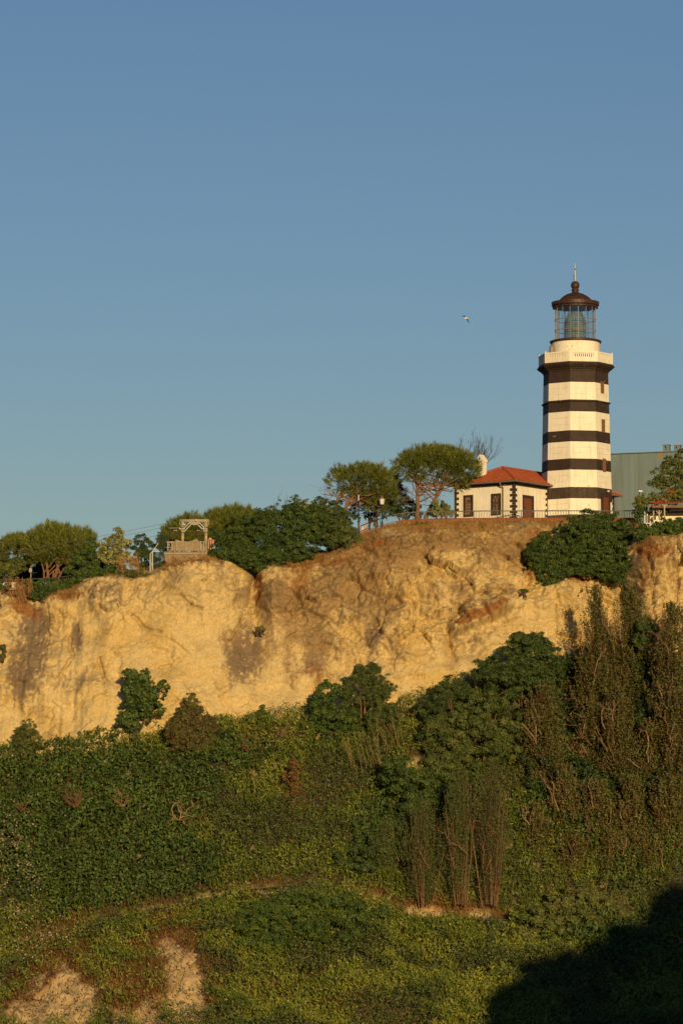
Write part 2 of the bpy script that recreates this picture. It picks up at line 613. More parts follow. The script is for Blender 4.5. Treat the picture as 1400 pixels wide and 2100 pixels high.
def grid_faces(nr, nc):
    i = np.arange(nr - 1)[:, None] * nc + np.arange(nc - 1)[None, :]
    i = i.ravel()
    return np.stack([i, i + 1, i + nc + 1, i + nc], 1)


def blobs(px, py, lst):
    s = 0
    for bx, by, rx, ry, am in lst:
        s = s + am * np.exp(-(((px - bx) / rx) ** 2 + ((py - by) / ry) ** 2))
    return s


def seg_dist(px, py, pts):
    d = 1e9
    for (x0, y0), (x1, y1) in zip(pts[:-1], pts[1:]):
        vx, vy = x1 - x0, y1 - y0
        t = np.clip(((px - x0) * vx + (py - y0) * vy) / (vx * vx + vy * vy), 0, 1)
        d = np.minimum(d, np.hypot(px - x0 - t * vx, py - y0 - t * vy))
    return d


# bare earth patches low on the slope (photo positions of real patches of ground)
EARTH = [(120, 2050, 60, 55, 1.1), (175, 2075, 36, 45, 1.0), (60, 2090, 80, 36, 1.0), (135, 1995, 25, 25, .6), (375, 1985, 38, 60, 1.2), (390, 2060, 40, 55, 1.1), (300, 2088, 40, 26, 1.0), (340, 1945, 20, 24, .7), (240, 2085, 16, 14, .7),
         (880, 1868, 32, 12, 1.1), (975, 1876, 45, 8, 0.8), (570, 1826, 50, 8, 1.0), (665, 1816, 30, 6, .8), (775, 1842, 16, 14, .9), (845, 1560, 16, 14, 1.0),
         (870, 1566, 14, 12, 0.9), (250, 1879, 34, 4, .8), (325, 1862, 34, 4, .8), (440, 1839, 30, 5, .7), (505, 1826, 30, 5, .8)]
REDZ = [(120, 1985, 110, 60, 1.0), (350, 1930, 60, 50, .7), (300, 2010, 50, 60, .8), (430, 2040, 30, 70, .7), (880, 1880, 30, 14, .6), (60, 2060, 70, 40, .9), (240, 2060, 60, 60, .7), (350, 1940, 60, 40, 1.0), (310, 2040, 40, 60, .8), (130, 1940, 60, 30, .6),
        (880, 1858, 60, 18, .9), (570, 1822, 90, 16, .8), (770, 1838, 30, 18, .8), (975, 1872, 80, 14, .7), (230, 1885, 100, 14, .5), (350, 1856, 90, 12, .5),
        (605, 1600, 32, 50, .55), (505, 1500, 26, 36, .45), (570, 1490, 20, 30, .45), (150, 1620, 40, 26, .4), (400, 1660, 30, 30, .45), (700, 2060, 130, 40, .30),
        (560, 2040, 60, 40, .3), (850, 1500, 40, 50, .3)]
EARTHF = lambda px, py: blobs(px, py, EARTH)


def build_hillside():
    xs = np.concatenate([np.linspace(-110, -34, 20)[:-1], np.arange(-34, 34, 0.27), np.linspace(34, 110, 20)])
    n_rows = 230
    t = np.linspace(0, 1, n_rows)
    Ys, Zs = prof(xs)
    rows = []
    for tt in t:
        Y = Ys[:, 0] + (Ys[:, 4] + 0.8 - Ys[:, 0]) * (tt ** 0.8)
        rows.append(Y)
    Y = np.array(rows)
    X = np.broadcast_to(xs, Y.shape)
    Z = np.where(Y <= Ys[:, 4], HG(X, Y), Zs[:, 4] + 0.1)
    px, py = proj(X, Y, Z)
    e = np.clip(EARTHF(px, py) + 0.55 * fbm(X * 0.7, Z * 0.7, Y * .7, octv=5, gain=.65), 0, 1.3)
    e = sstep(0.38, 0.62, e)
    Z = Z - 0.25 * e + 0.45 * e * fbm(X * 1.3, Y * 1.1, octv=5, gain=.65) + .25 * e * perlin(X * 2.2, Y * .3)
    soil = np.array([0.058, 0.050, 0.022])
    pale = np.array([0.53, 0.365, 0.18])
    red = np.array([0.30, 0.14, 0.055])
    yp = Ys[:, 2][None, :]
    yb = Ys[:, 3][None, :]
    pm = ((Y > yp - 0.25) & (Y < yb + 0.1)).astype(float)
    rz = np.clip(blobs(px, py, REDZ), 0, 1)
    c = soil[None, None] * (1 - rz[..., None] * .8) + red[None, None] * rz[..., None] * .8
    c = c * (1 - e[..., None]) + pale[None, None] * e[..., None]
    me = np_mesh('hillside', np.stack([X, Y, Z], -1), 4, M['earth'], F=grid_faces(*Y.shape), smooth=True, vcol=c.reshape(-1, 3))
    tag(link_mesh('hillside', me), kind='structure')
    # plateau behind the brow
    xs2 = np.concatenate([np.linspace(-110, -34, 12)[:-1], np.arange(-34, 34, 0.8), np.linspace(34, 110, 12)])
    Ys, Zs = prof(xs2)
    tt = np.array([0, 0.02, 0.05, 0.1, 0.2, 0.4, 0.7, 1.0, 3.0])[:, None]
    Y = Ys[:, 6] + (Ys[:, 7] - Ys[:, 6]) * tt
    X = np.broadcast_to(xs2, Y.shape)
    Z = np.broadcast_to(Zs[:, 6], Y.shape).copy()
    c = np.broadcast_to(np.array([0.2, 0.12, 0.06]), (Y.size, 3))
    me = np_mesh('plateau', np.stack([X, Y, Z], -1), 4, M['earth'], F=grid_faces(*Y.shape), smooth=True, vcol=c)
    tag(link_mesh('plateau', me), kind='structure')
    # path: its own thin sheet on the ledge
    xs3 = np.arange(-32, 14.0, 0.4)
    Ys, Zs = prof(xs3)
    wob = 0.12 * perlin(xs3 * .6, xs3 * 0)
    V = np.stack([np.stack([xs3, Ys[:, 2] - .02 + wob, Zs[:, 2] + 0.03], -1), np.stack([xs3, Ys[:, 3] - .1 + wob, Zs[:, 3] + 0.03], -1)])
    c = np.broadcast_to(np.array([0.42, 0.27, 0.14]), (V.shape[1] * 2, 3))
    me = np_mesh('path', V, 4, M['earth'], F=grid_faces(2, len(xs3)), smooth=True, vcol=c)
    tag(link_mesh('path', me), kind='structure')


def facets(x, z, size, tilt, seed):
    """broken rock: cells of random small planes"""
    xi, zi = np.floor(x / size).astype(int), np.floor(z / size).astype(int)
    best = np.full(x.shape, 1e9)
    val = np.zeros(x.shape)
    for dx in (-1, 0, 1):
        for dz in (-1, 0, 1):
            a, b = xi + dx, zi + dz
            h = _perm[(_perm[(a + seed * 31) & 255] + b) & 255]
            h2 = _perm[h + 57]
            cx, cz = (a + .1 + .8 * h / 255.0) * size, (b + .1 + .8 * h2 / 255.0) * size
            d2 = (x - cx) ** 2 + (z - cz) ** 2
            g = _grad[_perm[h2 + seed]]
            v = tilt * (g[..., 0] * .7 * (x - cx) + g[..., 1] * (z - cz)) + g[..., 2] * size * .13
            m = d2 < best
            best = np.where(m, d2, best)
            val = np.where(m, v, val)
    return val


CRACKS = [[(203, 1350), (206, 1370), (212, 1390), (218, 1396)], [(160, 1525), (180, 1512), (200, 1500)], [(372, 1226), (392, 1244), (412, 1250)],
          [(955, 1222), (1010, 1212), (1025, 1205)], [(915, 1275), (925, 1320), (935, 1350)], [(870, 1170), (885, 1215), (895, 1230)],
          [(520, 1180), (508, 1230), (490, 1280), (470, 1310)], [(940, 1230), (945, 1260), (930, 1280)], [(1020, 1210), (1045, 1225), (1065, 1222)],
          [(790, 1250), (775, 1300), (740, 1330)], [(330, 1365), (350, 1362)], [(1328, 1130), (1345, 1180), (1338, 1250), (1345, 1290)], [(1385, 1150), (1395, 1190), (1390, 1240)],
          [(265, 1255), (300, 1290), (330, 1300)], [(95, 1240), (100, 1300), (92, 1330)], [(140, 1300), (150, 1350), (120, 1390)], [(600, 1210), (640, 1260), (700, 1280)],
          [(715, 1160), (745, 1210), (790, 1235)], [(830, 1180), (850, 1250), (846, 1300)], [(1060, 1110), (1085, 1150), (1100, 1180)]]


def build_cliff():
    xs = np.concatenate([np.linspace(-110, -33, 16)[:-1], np.arange(-33, 33, 0.082), np.linspace(33, 110, 16)])
    Ys, Zs = prof(xs)
    # rows: below the base, base -> lip, lip -> brow
    tf = np.linspace(0, 1, 200)
    tb = np.linspace(0, 1, 46)[1:]
    yb, yl, yw = Ys[:, 4], Ys[:, 5], Ys[:, 6]
    zb, zl, zw = Zs[:, 4] - 1.5, Zs[:, 5], Zs[:, 6]
    ease = tf ** 1.25
    Yf = yb + (yl - yb) * ease[:, None]
    Zf = zb + (zl - zb) * tf[:, None]
    eb = tb
    Yt = yl + (yw - yl) * eb[:, None]
    Zt = zl + (zw - zl) * (1 - (1 - eb[:, None]) ** 1.6)
    Y = np.concatenate([Yf, Yt])
    Z = np.concatenate([Zf, Zt])
    X = np.broadcast_to(xs, Y.shape).copy()
    fm = np.concatenate([np.ones(len(tf)), 1 - tb * 1.0])[:, None] * np.ones_like(X)
    px, py = proj(X, Y, Z)
    rough = np.clip(0.40 + 0.7 * fbm(X * 0.1 + 3, Z * 0.1 + 8, octv=2) + 0.5 * sstep(640, 800, px) * sstep(1420, 1300, py) + 0.4 * sstep(1320, 1200, py) - .5 * blobs(px, py, [(860, 1390, 220, 70, 1), (330, 1330, 130, 90, .8), (1050, 1330, 90, 40, .6)]), 0.14, 1.3)
    d = 1.3 * fbm(X * 0.09, Z * 0.12, octv=3) + .45 * fbm(X * .33 + 5, Z * .4, octv=2)
    jx, jz = X + .3 * perlin(X * .9, Z * .9), Z + .3 * perlin(X * .9 + 5, Z * .9 + 3)
    d = d + rough * (1.15 * facets(jx, jz * 1.2, 3.4, .42, 1) + 1.15 * facets(jx, jz * 1.35, 1.3, .45, 2) + .75 * facets(jx, jz * 1.5, .5, .45, 3))
    d = d + rough * .24 * fbm(X * 1.3, Z * 1.7, octv=5, gain=.68)
    d = d + 0.05 * fbm(X * 4.0, Z * 5.0, octv=3, gain=.6)
    # vertical runnels at the left
    run = fbm(X * 0.9, Z * 0.12, octv=3)
    d = d + 0.22 * run * sstep(300, 120, px) + 0.06 * run
    # the red-topped ledge and its hollow
    lq = (py - (1290 - (px - 925) * .42)) / 26.0          # rising ledge with an undercut below it
    led = sstep(905, 935, px) * sstep(1075, 1010, px) * (np.exp(-np.clip(-lq, 0, 9) ** 2) * sstep(.75, .25, lq))
    d = d + 1.5 * led - 0.9 * blobs(px, py, [(950, 1322, 40, 26, 1.0), (1075, 1330, 40, 30, .5), (922, 1315, 10, 45, .8)])
    d = d + 0.9 * blobs(px, py, [(1055, 1235, 60, 22, 1.0), (560, 1200, 22, 45, 1.3), (430, 1195, 60, 40, .8)])
    d = d - 1.1 * blobs(px, py, [(520, 1215, 13, 50, 1.2), (600, 1215, 25, 45, .6)])
    for cr in CRACKS:
        dist = seg_dist(px + 5 * perlin(X * 1.2, Z * 1.2), py + 5 * perlin(X * 1.2 + 7, Z * 1.2), cr)
        d = d - 0.62 * np.exp(-(dist / 2.6) ** 2)
    # many short ledges: the rock above stands proud, the rock below is cut back
    rk = np.random.RandomState(17)
    pcol = np.median(px, axis=0)
    for k in range(190):
        cx, cy = rk.uniform(-20, 1420), rk.uniform(1120, 1520)
        ln = rk.uniform(8, 34)
        sl = rk.normal() * .45
        bow = rk.uniform(.1, .35) * ln
        q = [(cx + ln * t, cy + sl * ln * t - bow * (1 - t * t) + rk.normal() * 1.5) for t in (-1, -.5, 0, .5, 1)]
        j = np.where(np.abs(pcol - cx) < ln + 25)[0]
        if len(j) == 0: continue
        j0, j1 = j[0], j[-1] + 1
        sx, sy = px[:, j0:j1], py[:, j0:j1]
        yl_ = np.interp(sx, [a for a, b_ in q], [b_ for a, b_ in q])
        w = np.exp(-((sx - cx) / (ln * .75)) ** 4)
        v = sy - yl_
        am = rk.uniform(.10, .26)
        d[:, j0:j1] += am * w * (np.exp(-(v / 9) ** 2) * (v < 0) - .9 * np.exp(-(v / 4.0) ** 2) * (v >= 0))
    d = d * (fm ** 0.8)
    d = d * (0.35 + 0.65 * sstep(0, 0.05, np.concatenate([tf, np.ones(len(tb))]))[:, None])
    Y2 = Y - d * np.concatenate([np.ones(len(tf)), 1 - 0.7 * tb])[:, None]
    Z2 = Z + 0.18 * d * fm
    Z2[-1] = Z[-1]
    Y2[-1] = Y[-1] + 0.05
    # ---- the stone's own colours, then painted relief lines
    pale = np.array([0.66, 0.485, 0.225])
    pale2 = np.array([0.63, 0.44, 0.17])
    grey = np.array([0.225, 0.155, 0.098])
    brown = np.array([0.32, 0.20, 0.09])
    red = np.array([0.31, 0.13, 0.045])
    tan = np.array([0.46, 0.315, 0.15])
    n4 = fbm(X * 3.2 + 4, Z * 2.6, octv=4, gain=.7)
    n1 = fbm(X * 0.25 + 2, Z * 0.3, octv=5, gain=.6)
    n2 = fbm(X * 0.8 + 12, Z * 0.5, octv=5, gain=.6)
    n3 = fbm(X * 1.1 + 30, Z * 0.3 + 5, octv=4, gain=.6)
    c = pale + (pale2 - pale) * sstep(-.2, .6, n1)[..., None]

    def lay(c, colr, m):
        return c * (1 - m[..., None]) + colr * m[..., None]
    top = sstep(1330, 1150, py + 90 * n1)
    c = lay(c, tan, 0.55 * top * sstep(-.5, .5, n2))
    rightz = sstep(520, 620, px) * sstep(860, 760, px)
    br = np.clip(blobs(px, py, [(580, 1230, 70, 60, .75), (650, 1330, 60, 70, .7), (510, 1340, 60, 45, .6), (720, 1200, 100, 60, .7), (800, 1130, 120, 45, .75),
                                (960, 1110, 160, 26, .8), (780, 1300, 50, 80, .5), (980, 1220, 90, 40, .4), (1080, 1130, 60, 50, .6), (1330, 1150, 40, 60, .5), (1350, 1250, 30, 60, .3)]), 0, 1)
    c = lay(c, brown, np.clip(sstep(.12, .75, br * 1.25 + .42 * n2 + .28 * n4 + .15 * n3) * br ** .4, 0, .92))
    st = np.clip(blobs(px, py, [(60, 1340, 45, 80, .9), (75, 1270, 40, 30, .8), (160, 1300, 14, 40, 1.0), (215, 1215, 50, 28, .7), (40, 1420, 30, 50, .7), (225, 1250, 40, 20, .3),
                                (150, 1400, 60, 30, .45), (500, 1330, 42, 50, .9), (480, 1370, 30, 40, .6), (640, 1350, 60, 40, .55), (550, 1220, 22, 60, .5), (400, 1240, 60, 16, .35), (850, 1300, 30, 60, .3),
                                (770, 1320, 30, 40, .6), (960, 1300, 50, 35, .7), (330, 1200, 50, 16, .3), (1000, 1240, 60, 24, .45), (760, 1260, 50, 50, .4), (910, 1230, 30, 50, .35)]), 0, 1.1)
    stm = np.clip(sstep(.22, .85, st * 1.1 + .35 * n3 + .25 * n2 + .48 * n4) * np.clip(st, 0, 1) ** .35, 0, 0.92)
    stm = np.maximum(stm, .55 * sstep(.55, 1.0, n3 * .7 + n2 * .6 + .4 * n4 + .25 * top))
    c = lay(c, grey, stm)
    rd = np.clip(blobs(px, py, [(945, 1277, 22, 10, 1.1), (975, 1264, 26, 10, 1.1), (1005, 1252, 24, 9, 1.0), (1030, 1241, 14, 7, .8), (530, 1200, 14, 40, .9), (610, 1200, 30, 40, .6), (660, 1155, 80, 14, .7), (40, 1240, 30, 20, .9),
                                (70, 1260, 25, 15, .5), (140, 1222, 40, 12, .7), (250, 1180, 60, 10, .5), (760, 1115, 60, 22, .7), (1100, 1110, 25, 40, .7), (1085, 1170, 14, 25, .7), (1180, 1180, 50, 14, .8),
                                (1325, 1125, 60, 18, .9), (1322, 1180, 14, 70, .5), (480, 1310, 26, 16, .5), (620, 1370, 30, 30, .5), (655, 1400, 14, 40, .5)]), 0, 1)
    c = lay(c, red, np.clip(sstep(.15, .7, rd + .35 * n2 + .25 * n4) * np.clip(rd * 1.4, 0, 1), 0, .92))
    # brown veins and runs painted in for relief contrast that frontal light flattens
    painted_crease = np.exp(-(fbm(X * .22 + 70, Z * .34 + 9, octv=5, gain=.6) / .035) ** 2) * sstep(-.1, .4, n1)
    c = lay(c, np.array([0.30, 0.175, 0.08]), .6 * painted_crease)
    painted_run = sstep(.35, .8, fbm(X * 1.5 + 3, Z * .16 + 40, octv=4, gain=.6) + .25 * n4) * sstep(-.3, .5, fbm(X * .15 + 90, Z * .15, octv=2))
    c = lay(c, np.array([0.34, 0.22, 0.115]), .5 * painted_run)
    # earth and dry turf towards the brow
    tb2 = np.concatenate([np.zeros(len(tf)), tb])[:, None] * np.ones_like(X)
    c = lay(c, np.array([0.33, 0.19, 0.08]), np.clip(sstep(0.25, 0.85, tb2 + .35 * n2) * (0.75 + 0.5 * n2), 0, .95))
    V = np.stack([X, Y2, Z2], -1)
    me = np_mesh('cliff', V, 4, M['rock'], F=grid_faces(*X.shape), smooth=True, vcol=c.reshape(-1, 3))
    tag(link_mesh('cliff', me), kind='structure')
    return xs, V


build_hillside()
CL_X, CL_V = build_cliff()

# sea and the headland across the cove that throws its shade on the foot of the slope
msea = mat('sea_water', (0.02, 0.045, 0.06), 0.25, 0.5, bump=0.3, bscale=0.4)
sb = MB().add([(-6000, -6000, 0), (6000, -6000, 0), (6000, 9000, 0), (-6000, 9000, 0)], [(0, 1, 2, 3)])
tag(sb.build('sea', msea), kind='structure')

SHADE = [(900, 2180), (950, 2100), (985, 2045), (1030, 1990), (1060, 1962), (1130, 1950), (1200, 1922), (1285, 1885), (1303, 1830), (1330, 1815), (1400, 1802), (1460, 1780), (1560, 1730)]


def build_headland():
    YR = 150.0
    pts = []
    for a, b in SHADE:
        g = ground(a, b)
        t = (g[1] - YR) / -SUN_DIR[1]
        q = g + np.array([SUN_DIR[0], SUN_DIR[1], SUN_DIR[2]]) * t
        pts.append((q[0], q[2]))
    pts.sort()
    pts = np.array(pts)
    xs = np.concatenate([np.linspace(-60, 20, 30)[:-1], np.arange(20, 62, 0.35), np.linspace(62, 200, 25)])
    cz = np.interp(xs, pts[:, 0], pts[:, 1])
    k = np.argmin(np.abs(xs - pts[0, 0]))
    cz = np.where(xs < pts[0, 0], np.maximum(pts[0, 1] - (pts[0, 0] - xs) * 2.0, -4), cz)
    cz = cz + (1.3 * fbm(xs * 0.4, xs * 0 + 3, octv=5, gain=.7) + .9 * np.abs(perlin(xs * .9, xs * 0 + 9))) * (xs > 18)
    ys = np.concatenate([np.linspace(-80, 100, 40), np.arange(104, 200, 4.0)])
    X, Yg = np.meshgrid(xs, ys)
    f = np.clip(1 - np.abs(Yg - YR) / 50, 0, 1)
    near = np.abs(Yg - YR)
    Z = np.where(near < 50, cz[None, :] - 0.55 * near, -4)
    Z = np.maximum(Z, -4)
    kn = 18.1 * np.exp(-(X ** 2 + Yg ** 2) / 42.0 ** 2)
    Z = np.maximum(Z, kn) + np.where(near > 3, 0.4 * fbm(X * .3, Yg * .3, octv=2), 0) * (Z > -3) * (X ** 2 + Yg ** 2 > 100)
    c = np.broadcast_to(np.array([0.07, 0.07, 0.025]), (X.size, 3))
    me = np_mesh('headland', np.stack([X, Yg, Z], -1), 4, M['earth'], F=grid_faces(*X.shape), smooth=True, vcol=c)
    tag(link_mesh('headland', me), kind='structure')


build_headland()
# ------------------------------------------------------------------ lighthouse station
TY = 284.0
T0 = P(1182, 1065, TY)
zK = float(P(1180, 1064, 277.3)[2])        # kerb of the terrace
zT = float(P(1180, 1065.5, 280.0)[2])      # floor of the buildings
ROT = R(-36.0)
n2 = np.array([math.cos(ROT), math.sin(ROT)])
nb = np.array([-math.sin(ROT), math.cos(ROT)])
TX = float(T0[0])


def w2l(px, a=None, b=None):
    """local (a, b) of the vertical line at photo column px on the plane a=... or b=..."""
    Y = TY
    for _ in range(6):
        x = P(px, 1040, Y)[0] - TX
        if a is None:
            aa = (x - b * nb[0]) / n2[0]
            bb = b
        else:
            bb = (x - a * n2[0]) / nb[0]
            aa = a
        Y = TY + aa * n2[1] + bb * nb[1]
    return aa, bb


def hz(px, py, a, b):
    """height above the floor of photo row py on the vertical line (a, b)"""
    Y = TY + a * n2[1] + b * nb[1]
    return float(P(px, py, Y)[2]) - zT


OCT = math.pi / 8


def build_lighthouse():
    t = thing('lighthouse', 'tall eight-sided lighthouse with dark brown and cream bands and a glass lantern', 'lighthouse', (TX, TY, zT), ROT)
    h = lambda py: float(P(1165, py, TY - 2.75)[2]) - zT
    hc = lambda py: float(P(1182, py, TY - 1.5)[2]) - zT
    zb, zt_ = 0.0, h(757.7)
    rad = lambda z: 3.03 + (2.74 - 3.03) * (z - zb) / (zt_ - zb)
    bands = [(1055, 1022, 0), (1022, 998.6, 1), (998.6, 963, 0), (963, 940, 1), (940, 905, 0), (905, 882, 1), (882, 843, 0), (843, 823.5, 1), (818.5, 782.4, 0), (782.4, 759, 1)]
    MB().lathe([(3.1, -0.6), (3.1, h(1056)), (rad(h(1055)), h(1055))], 8, OCT, caps=False).build('plinth', M['darkworn'], t)
    for p0, p1, dk in bands:
        z0, z1 = h(p0), h(p1)
        MB().lathe([(rad(z0), z0), (rad(z1), z1)], 8, OCT, caps=False).build('dark_band' if dk else 'white_band', M['darkworn' if p0 == 1022 else 'dark'] if dk else M['white'], t)
    z0, z1 = h(823.5), h(818.5)
    MB().lathe([(rad(z0), z0), (rad(z0) + .07, z0 + .03), (rad(z0) + .14, z0 + .1), (rad(z0) + .14, z1 - .05), (rad(z1) + .02, z1)], 8, OCT, caps=False).build('moulding', M['dark'], t)
    # cornice under the balcony
    zc0, zc1 = h(759), h(741)
    hh = zc1 - zc0
    MB().lathe([(2.74, zc0), (2.80, zc0 + .02), (2.80, zc0 + .13), (2.92, zc0 + .16), (2.98, zc0 + .28), (3.08, zc0 + .30), (3.30, zc0 + .50), (3.33, zc0 + .56), (3.22, zc0 + .60), (3.18, hh + zc0)], 8, OCT).build('cornice', M['dark'], t)
    # parapet: eight panels with slots between short balusters
    q0, q1 = zc1, h(719.5)
    ro, th = 3.15, 0.16
    ap = ro * math.cos(OCT)
    hw = ro * math.sin(OCT)
    panel = MB()
    panel.box((ap - th / 2, 0, q0 + .20), (th, 2 * hw - .02, .40))
    panel.box((ap - th / 2, 0, q1 - .075), (th + .03, 2 * hw - .02, .15))
    zlo, zhi = q0 + .40, q1 - .15
    for s in (-1, 1):
        panel.box((ap - th / 2, s * (hw - .19), (zlo + zhi) / 2), (th, .36, zhi - zlo))
    pm = panel.mesh('parapet_panel', M['white'])
    bm_ = MB().box((0, 0, 0), (th * .9, .095, zhi - zlo)).mesh('baluster', M['white'])
    fin = MB().lathe([(.06, 0), (.06, .04), (.04, .06), (.065, .11), (.0, .17)], 8).mesh('finial', M['white'])
    for k in range(8):
        a = k * math.pi / 4
        o = link_mesh('parapet_panel', pm, t)
        o.rotation_euler = (0, 0, a)
        nbal = 10
        for j in range(nbal):
            y = (-.5 + (j + .5) / nbal) * 2 * (hw - .37)
            b = link_mesh('baluster', bm_, t, ((ap - th / 2) * math.cos(a) - y * math.sin(a), (ap - th / 2) * math.sin(a) + y * math.cos(a), (zlo + zhi) / 2))
            b.rotation_euler = (0, 0, a)
        link_mesh('finial', fin, t, (3.07 * math.cos(a + OCT), 3.07 * math.sin(a + OCT), q1))
    # drum and lantern gallery
    d1 = hc(699)
    MB().lathe([(2.03, q0), (2.03, d1)], 48, caps=False).build('drum', M['white'], t, smooth=True)
    for aa in (-112, -101):      # small fittings on the drum
        a = R(aa) - ROT
        MB().box((2.06 * math.cos(a), 2.06 * math.sin(a), d1 - .45), (.1, .1, .12)).build('cable_box', M['white'], t)
    MB().lathe([(2.03, d1), (2.13, d1 + .02), (2.17, d1 + .10), (2.17, d1 + .17), (2.05, d1 + .22), (1.80, d1 + .27), (1.0, d1 + .27)], 48).build('gallery_ring', M['copper'], t, smooth=False)
    g0 = d1 + .27
    g1 = hc(622)
    RG = 1.75
    mull = MB().box((0, 0, 0), (.05, .04, g1 - g0)).mesh('mullion', M['bronze'])
    tiers = [g0, hc(673), hc(651), g1]
    for k in range(16):
        a = k * math.pi / 8 + R(4) - math.pi / 2 - ROT
        o = link_mesh('mullion', mull, t, (RG * math.cos(a), RG * math.sin(a), (g0 + g1) / 2))
        o.rotation_euler = (0, 0, a)
    panes = []
    for i in range(3):
        panes.append(MB().box((0, 0, 0), (.012, 2 * RG * math.sin(math.pi / 16) - .05, tiers[i + 1] - tiers[i] - .05)).mesh('pane', M['glass']))
    for k in range(16):
        a = (k + .5) * math.pi / 8 + R(4) - math.pi / 2 - ROT
        rr = RG * math.cos(math.pi / 16)
        for i in range(3):
            o = link_mesh('pane', panes[i], t, (rr * math.cos(a), rr * math.sin(a), (tiers[i] + tiers[i + 1]) / 2))
            o.rotation_euler = (0, 0, a)
    for z in tiers[1:3]:
        MB().tube([(RG * math.cos(j * math.pi / 8 + R(4)), RG * math.sin(j * math.pi / 8 + R(4)), z) for j in range(17)], .028, 5, cap=False).build('glazing_ring', M['bronze'], t)
    # roof of the lantern
    e0 = hc(627)
    MB().lathe([(1.70, e0), (1.86, e0 + .04), (1.86, e0 + .14), (1.99, e0 + .24), (2.0, e0 + .52), (1.95, e0 + .52), (1.93, e0 + .30), (1.4, e0 + .28)], 48).build('roof_gutter', M['copper'], t)
    bolt = MB().lathe([(.05, -.06), (.08, 0), (.05, .06)], 8).mesh('gutter_boss', M['copper'])
    for k in range(16):
        a = k * math.pi / 8 + R(4) - math.pi / 2 - ROT
        link_mesh('gutter_boss', bolt, t, (1.88 * math.cos(a), 1.88 * math.sin(a), e0 + .06))
    n0, n1_ = hc(616), hc(595)
    hd = n1_ - n0
    prof_ = [(1.50, e0 + .30), (1.50, n0), (1.40, n0 + .22 * hd), (1.22, n0 + .46 * hd), (.98, n0 + .68 * hd), (.68, n0 + .87 * hd), (.42, n0 + .97 * hd), (.30, n1_ + .04), (.26, hc(591)), (.33, hc(590)),
             (.33, hc(588)), (.25, hc(586.5)), (.25, hc(585))]
    dome = MB().lathe(prof_, 32).build('dome', M['copper'], t, smooth=True)
    for k in range(16):
        a = k * math.pi / 8 + R(4)
        MB().tube([((r_ + .012) * math.cos(a), (r_ + .012) * math.sin(a), z) for r_, z in prof_[1:7]], .018, 4).build('dome_seam', M['copper'], dome)
    zbc, rb = hc(579), .37
    MB().lathe([(max(rb * math.sin(i * math.pi / 12), .01), zbc - rb * math.cos(i * math.pi / 12)) for i in range(13)], 24).build('roof_ball', M['copper'], t, smooth=True)
    mast = MB().tube([(0, 0, zbc + rb - .03), (0, 0, hc(556)), (0, 0, hc(545)), (0, 0, hc(532.5))], [.045, .04, .03, .015], 8).build('mast', M['steel'], t)
    MB().lathe([(.01, hc(547)), (.08, hc(546)), (.08, hc(545)), (.01, hc(544))], 10).build('lightning_ring', M['iron'], mast)
    aer = MB()
    for z in (hc(558), hc(565)):
        aer.tube([(0, 0, z), (-.22, .16, z)], .014, 5)
    aer.tube([(-.22, .16, hc(568)), (-.22, .16, hc(556))], .016, 5)
    for z in (hc(557), hc(560), hc(563), hc(566)):
        aer.tube([(-.30, .22, z), (-.14, .10, z)], .012, 5)
    aer.build('aerial', M['iron'], mast)
    # lens
    lz0, lz1 = g0, hc(634)
    hl = lz1 - lz0
    lp = [(.86, lz0)]
    for i in range(13):
        f = i / 12
        r_ = .92 - .40 * max(0, (f - .55) / .45) ** 1.6 - .10 * max(0, (.2 - f) / .2)
        lp += [(r_ - .03, lz0 + hl * (f * .97 + .01)), (r_ + .02, lz0 + hl * (f * .97 + .03))]
    lens = MB().lathe(lp, 24).build('lens', M['lens'], t)
    MB().lathe([(.30, lz0), (.30, lz0 + .5 * hl), (.12, lz0 + .52 * hl), (.12, lz0 + .6 * hl)], 12).build('lamp_pedestal', M['bronze'], lens)
    for k in range(8):
        a = k * math.pi / 4 + R(20)
        MB().tube([(.95 * math.cos(a), .95 * math.sin(a), lz0), (.95 * math.cos(a), .95 * math.sin(a), lz0 + .55 * hl), (.56 * math.cos(a), .56 * math.sin(a), lz1)], .022, 5).build('lens_rib', M['bronze'], lens)
    for z in (lz0 + .33 * hl, lz0 + .58 * hl):
        MB().lathe([(.93, z), (.97, z + .02), (.97, z + .06), (.93, z + .08)], 24, caps=False).build('lens_rib', M['bronze'], lens)
    # service light on the balcony
    a = R(-145) - ROT
    sl = (2.55 * math.cos(a), 2.55 * math.sin(a))
    MB().lathe([(.16, q1 - .3), (.16, q1 + .05), (.24, q1 + .06), (.24, q1 + .12), (.2, q1 + .14), (.22, q1 + .5), (.14, q1 + .62), (.05, q1 + .7)], 10, c=sl).build('balcony_light', M['bronze'], t)
    # windows and door on the sunlit right-hand side
    for p0, p1 in ((801, 780), (882, 858), (963, 939)):
        z0, z1 = h(p0), h(p1)
        ap_ = rad((z0 + z1) / 2) * math.cos(OCT)
        w = MB()
        for s in (-1, 1):
            w.box((ap_ + .0, s * .19, (z0 + z1) / 2), (.16, .06, z1 - z0))
        w.box((ap_, 0, z0 - .03), (.18, .44, .06))
        w.box((ap_, 0, z1 + .03), (.16, .44, .06))
        wo = w.build('window', M['oldwood'], t)
        MB().box((ap_ + .02, 0.055, (z0 + z1) / 2), (.06, .20, z1 - z0 - .02)).build('shutter', M['oldwood'], wo)
        MB().box((ap_ + .015, -.10, (z0 + z1) / 2), (.05, .10, z1 - z0 - .02)).build('pane', M['windark'], wo)
    ap_ = 3.0 * math.cos(OCT)
    z1 = h(1016)
    fr = MB()
    for s in (-1, 1):
        fr.box((ap_ + .03, s * .56, z1 / 2), (.22, .16, z1))
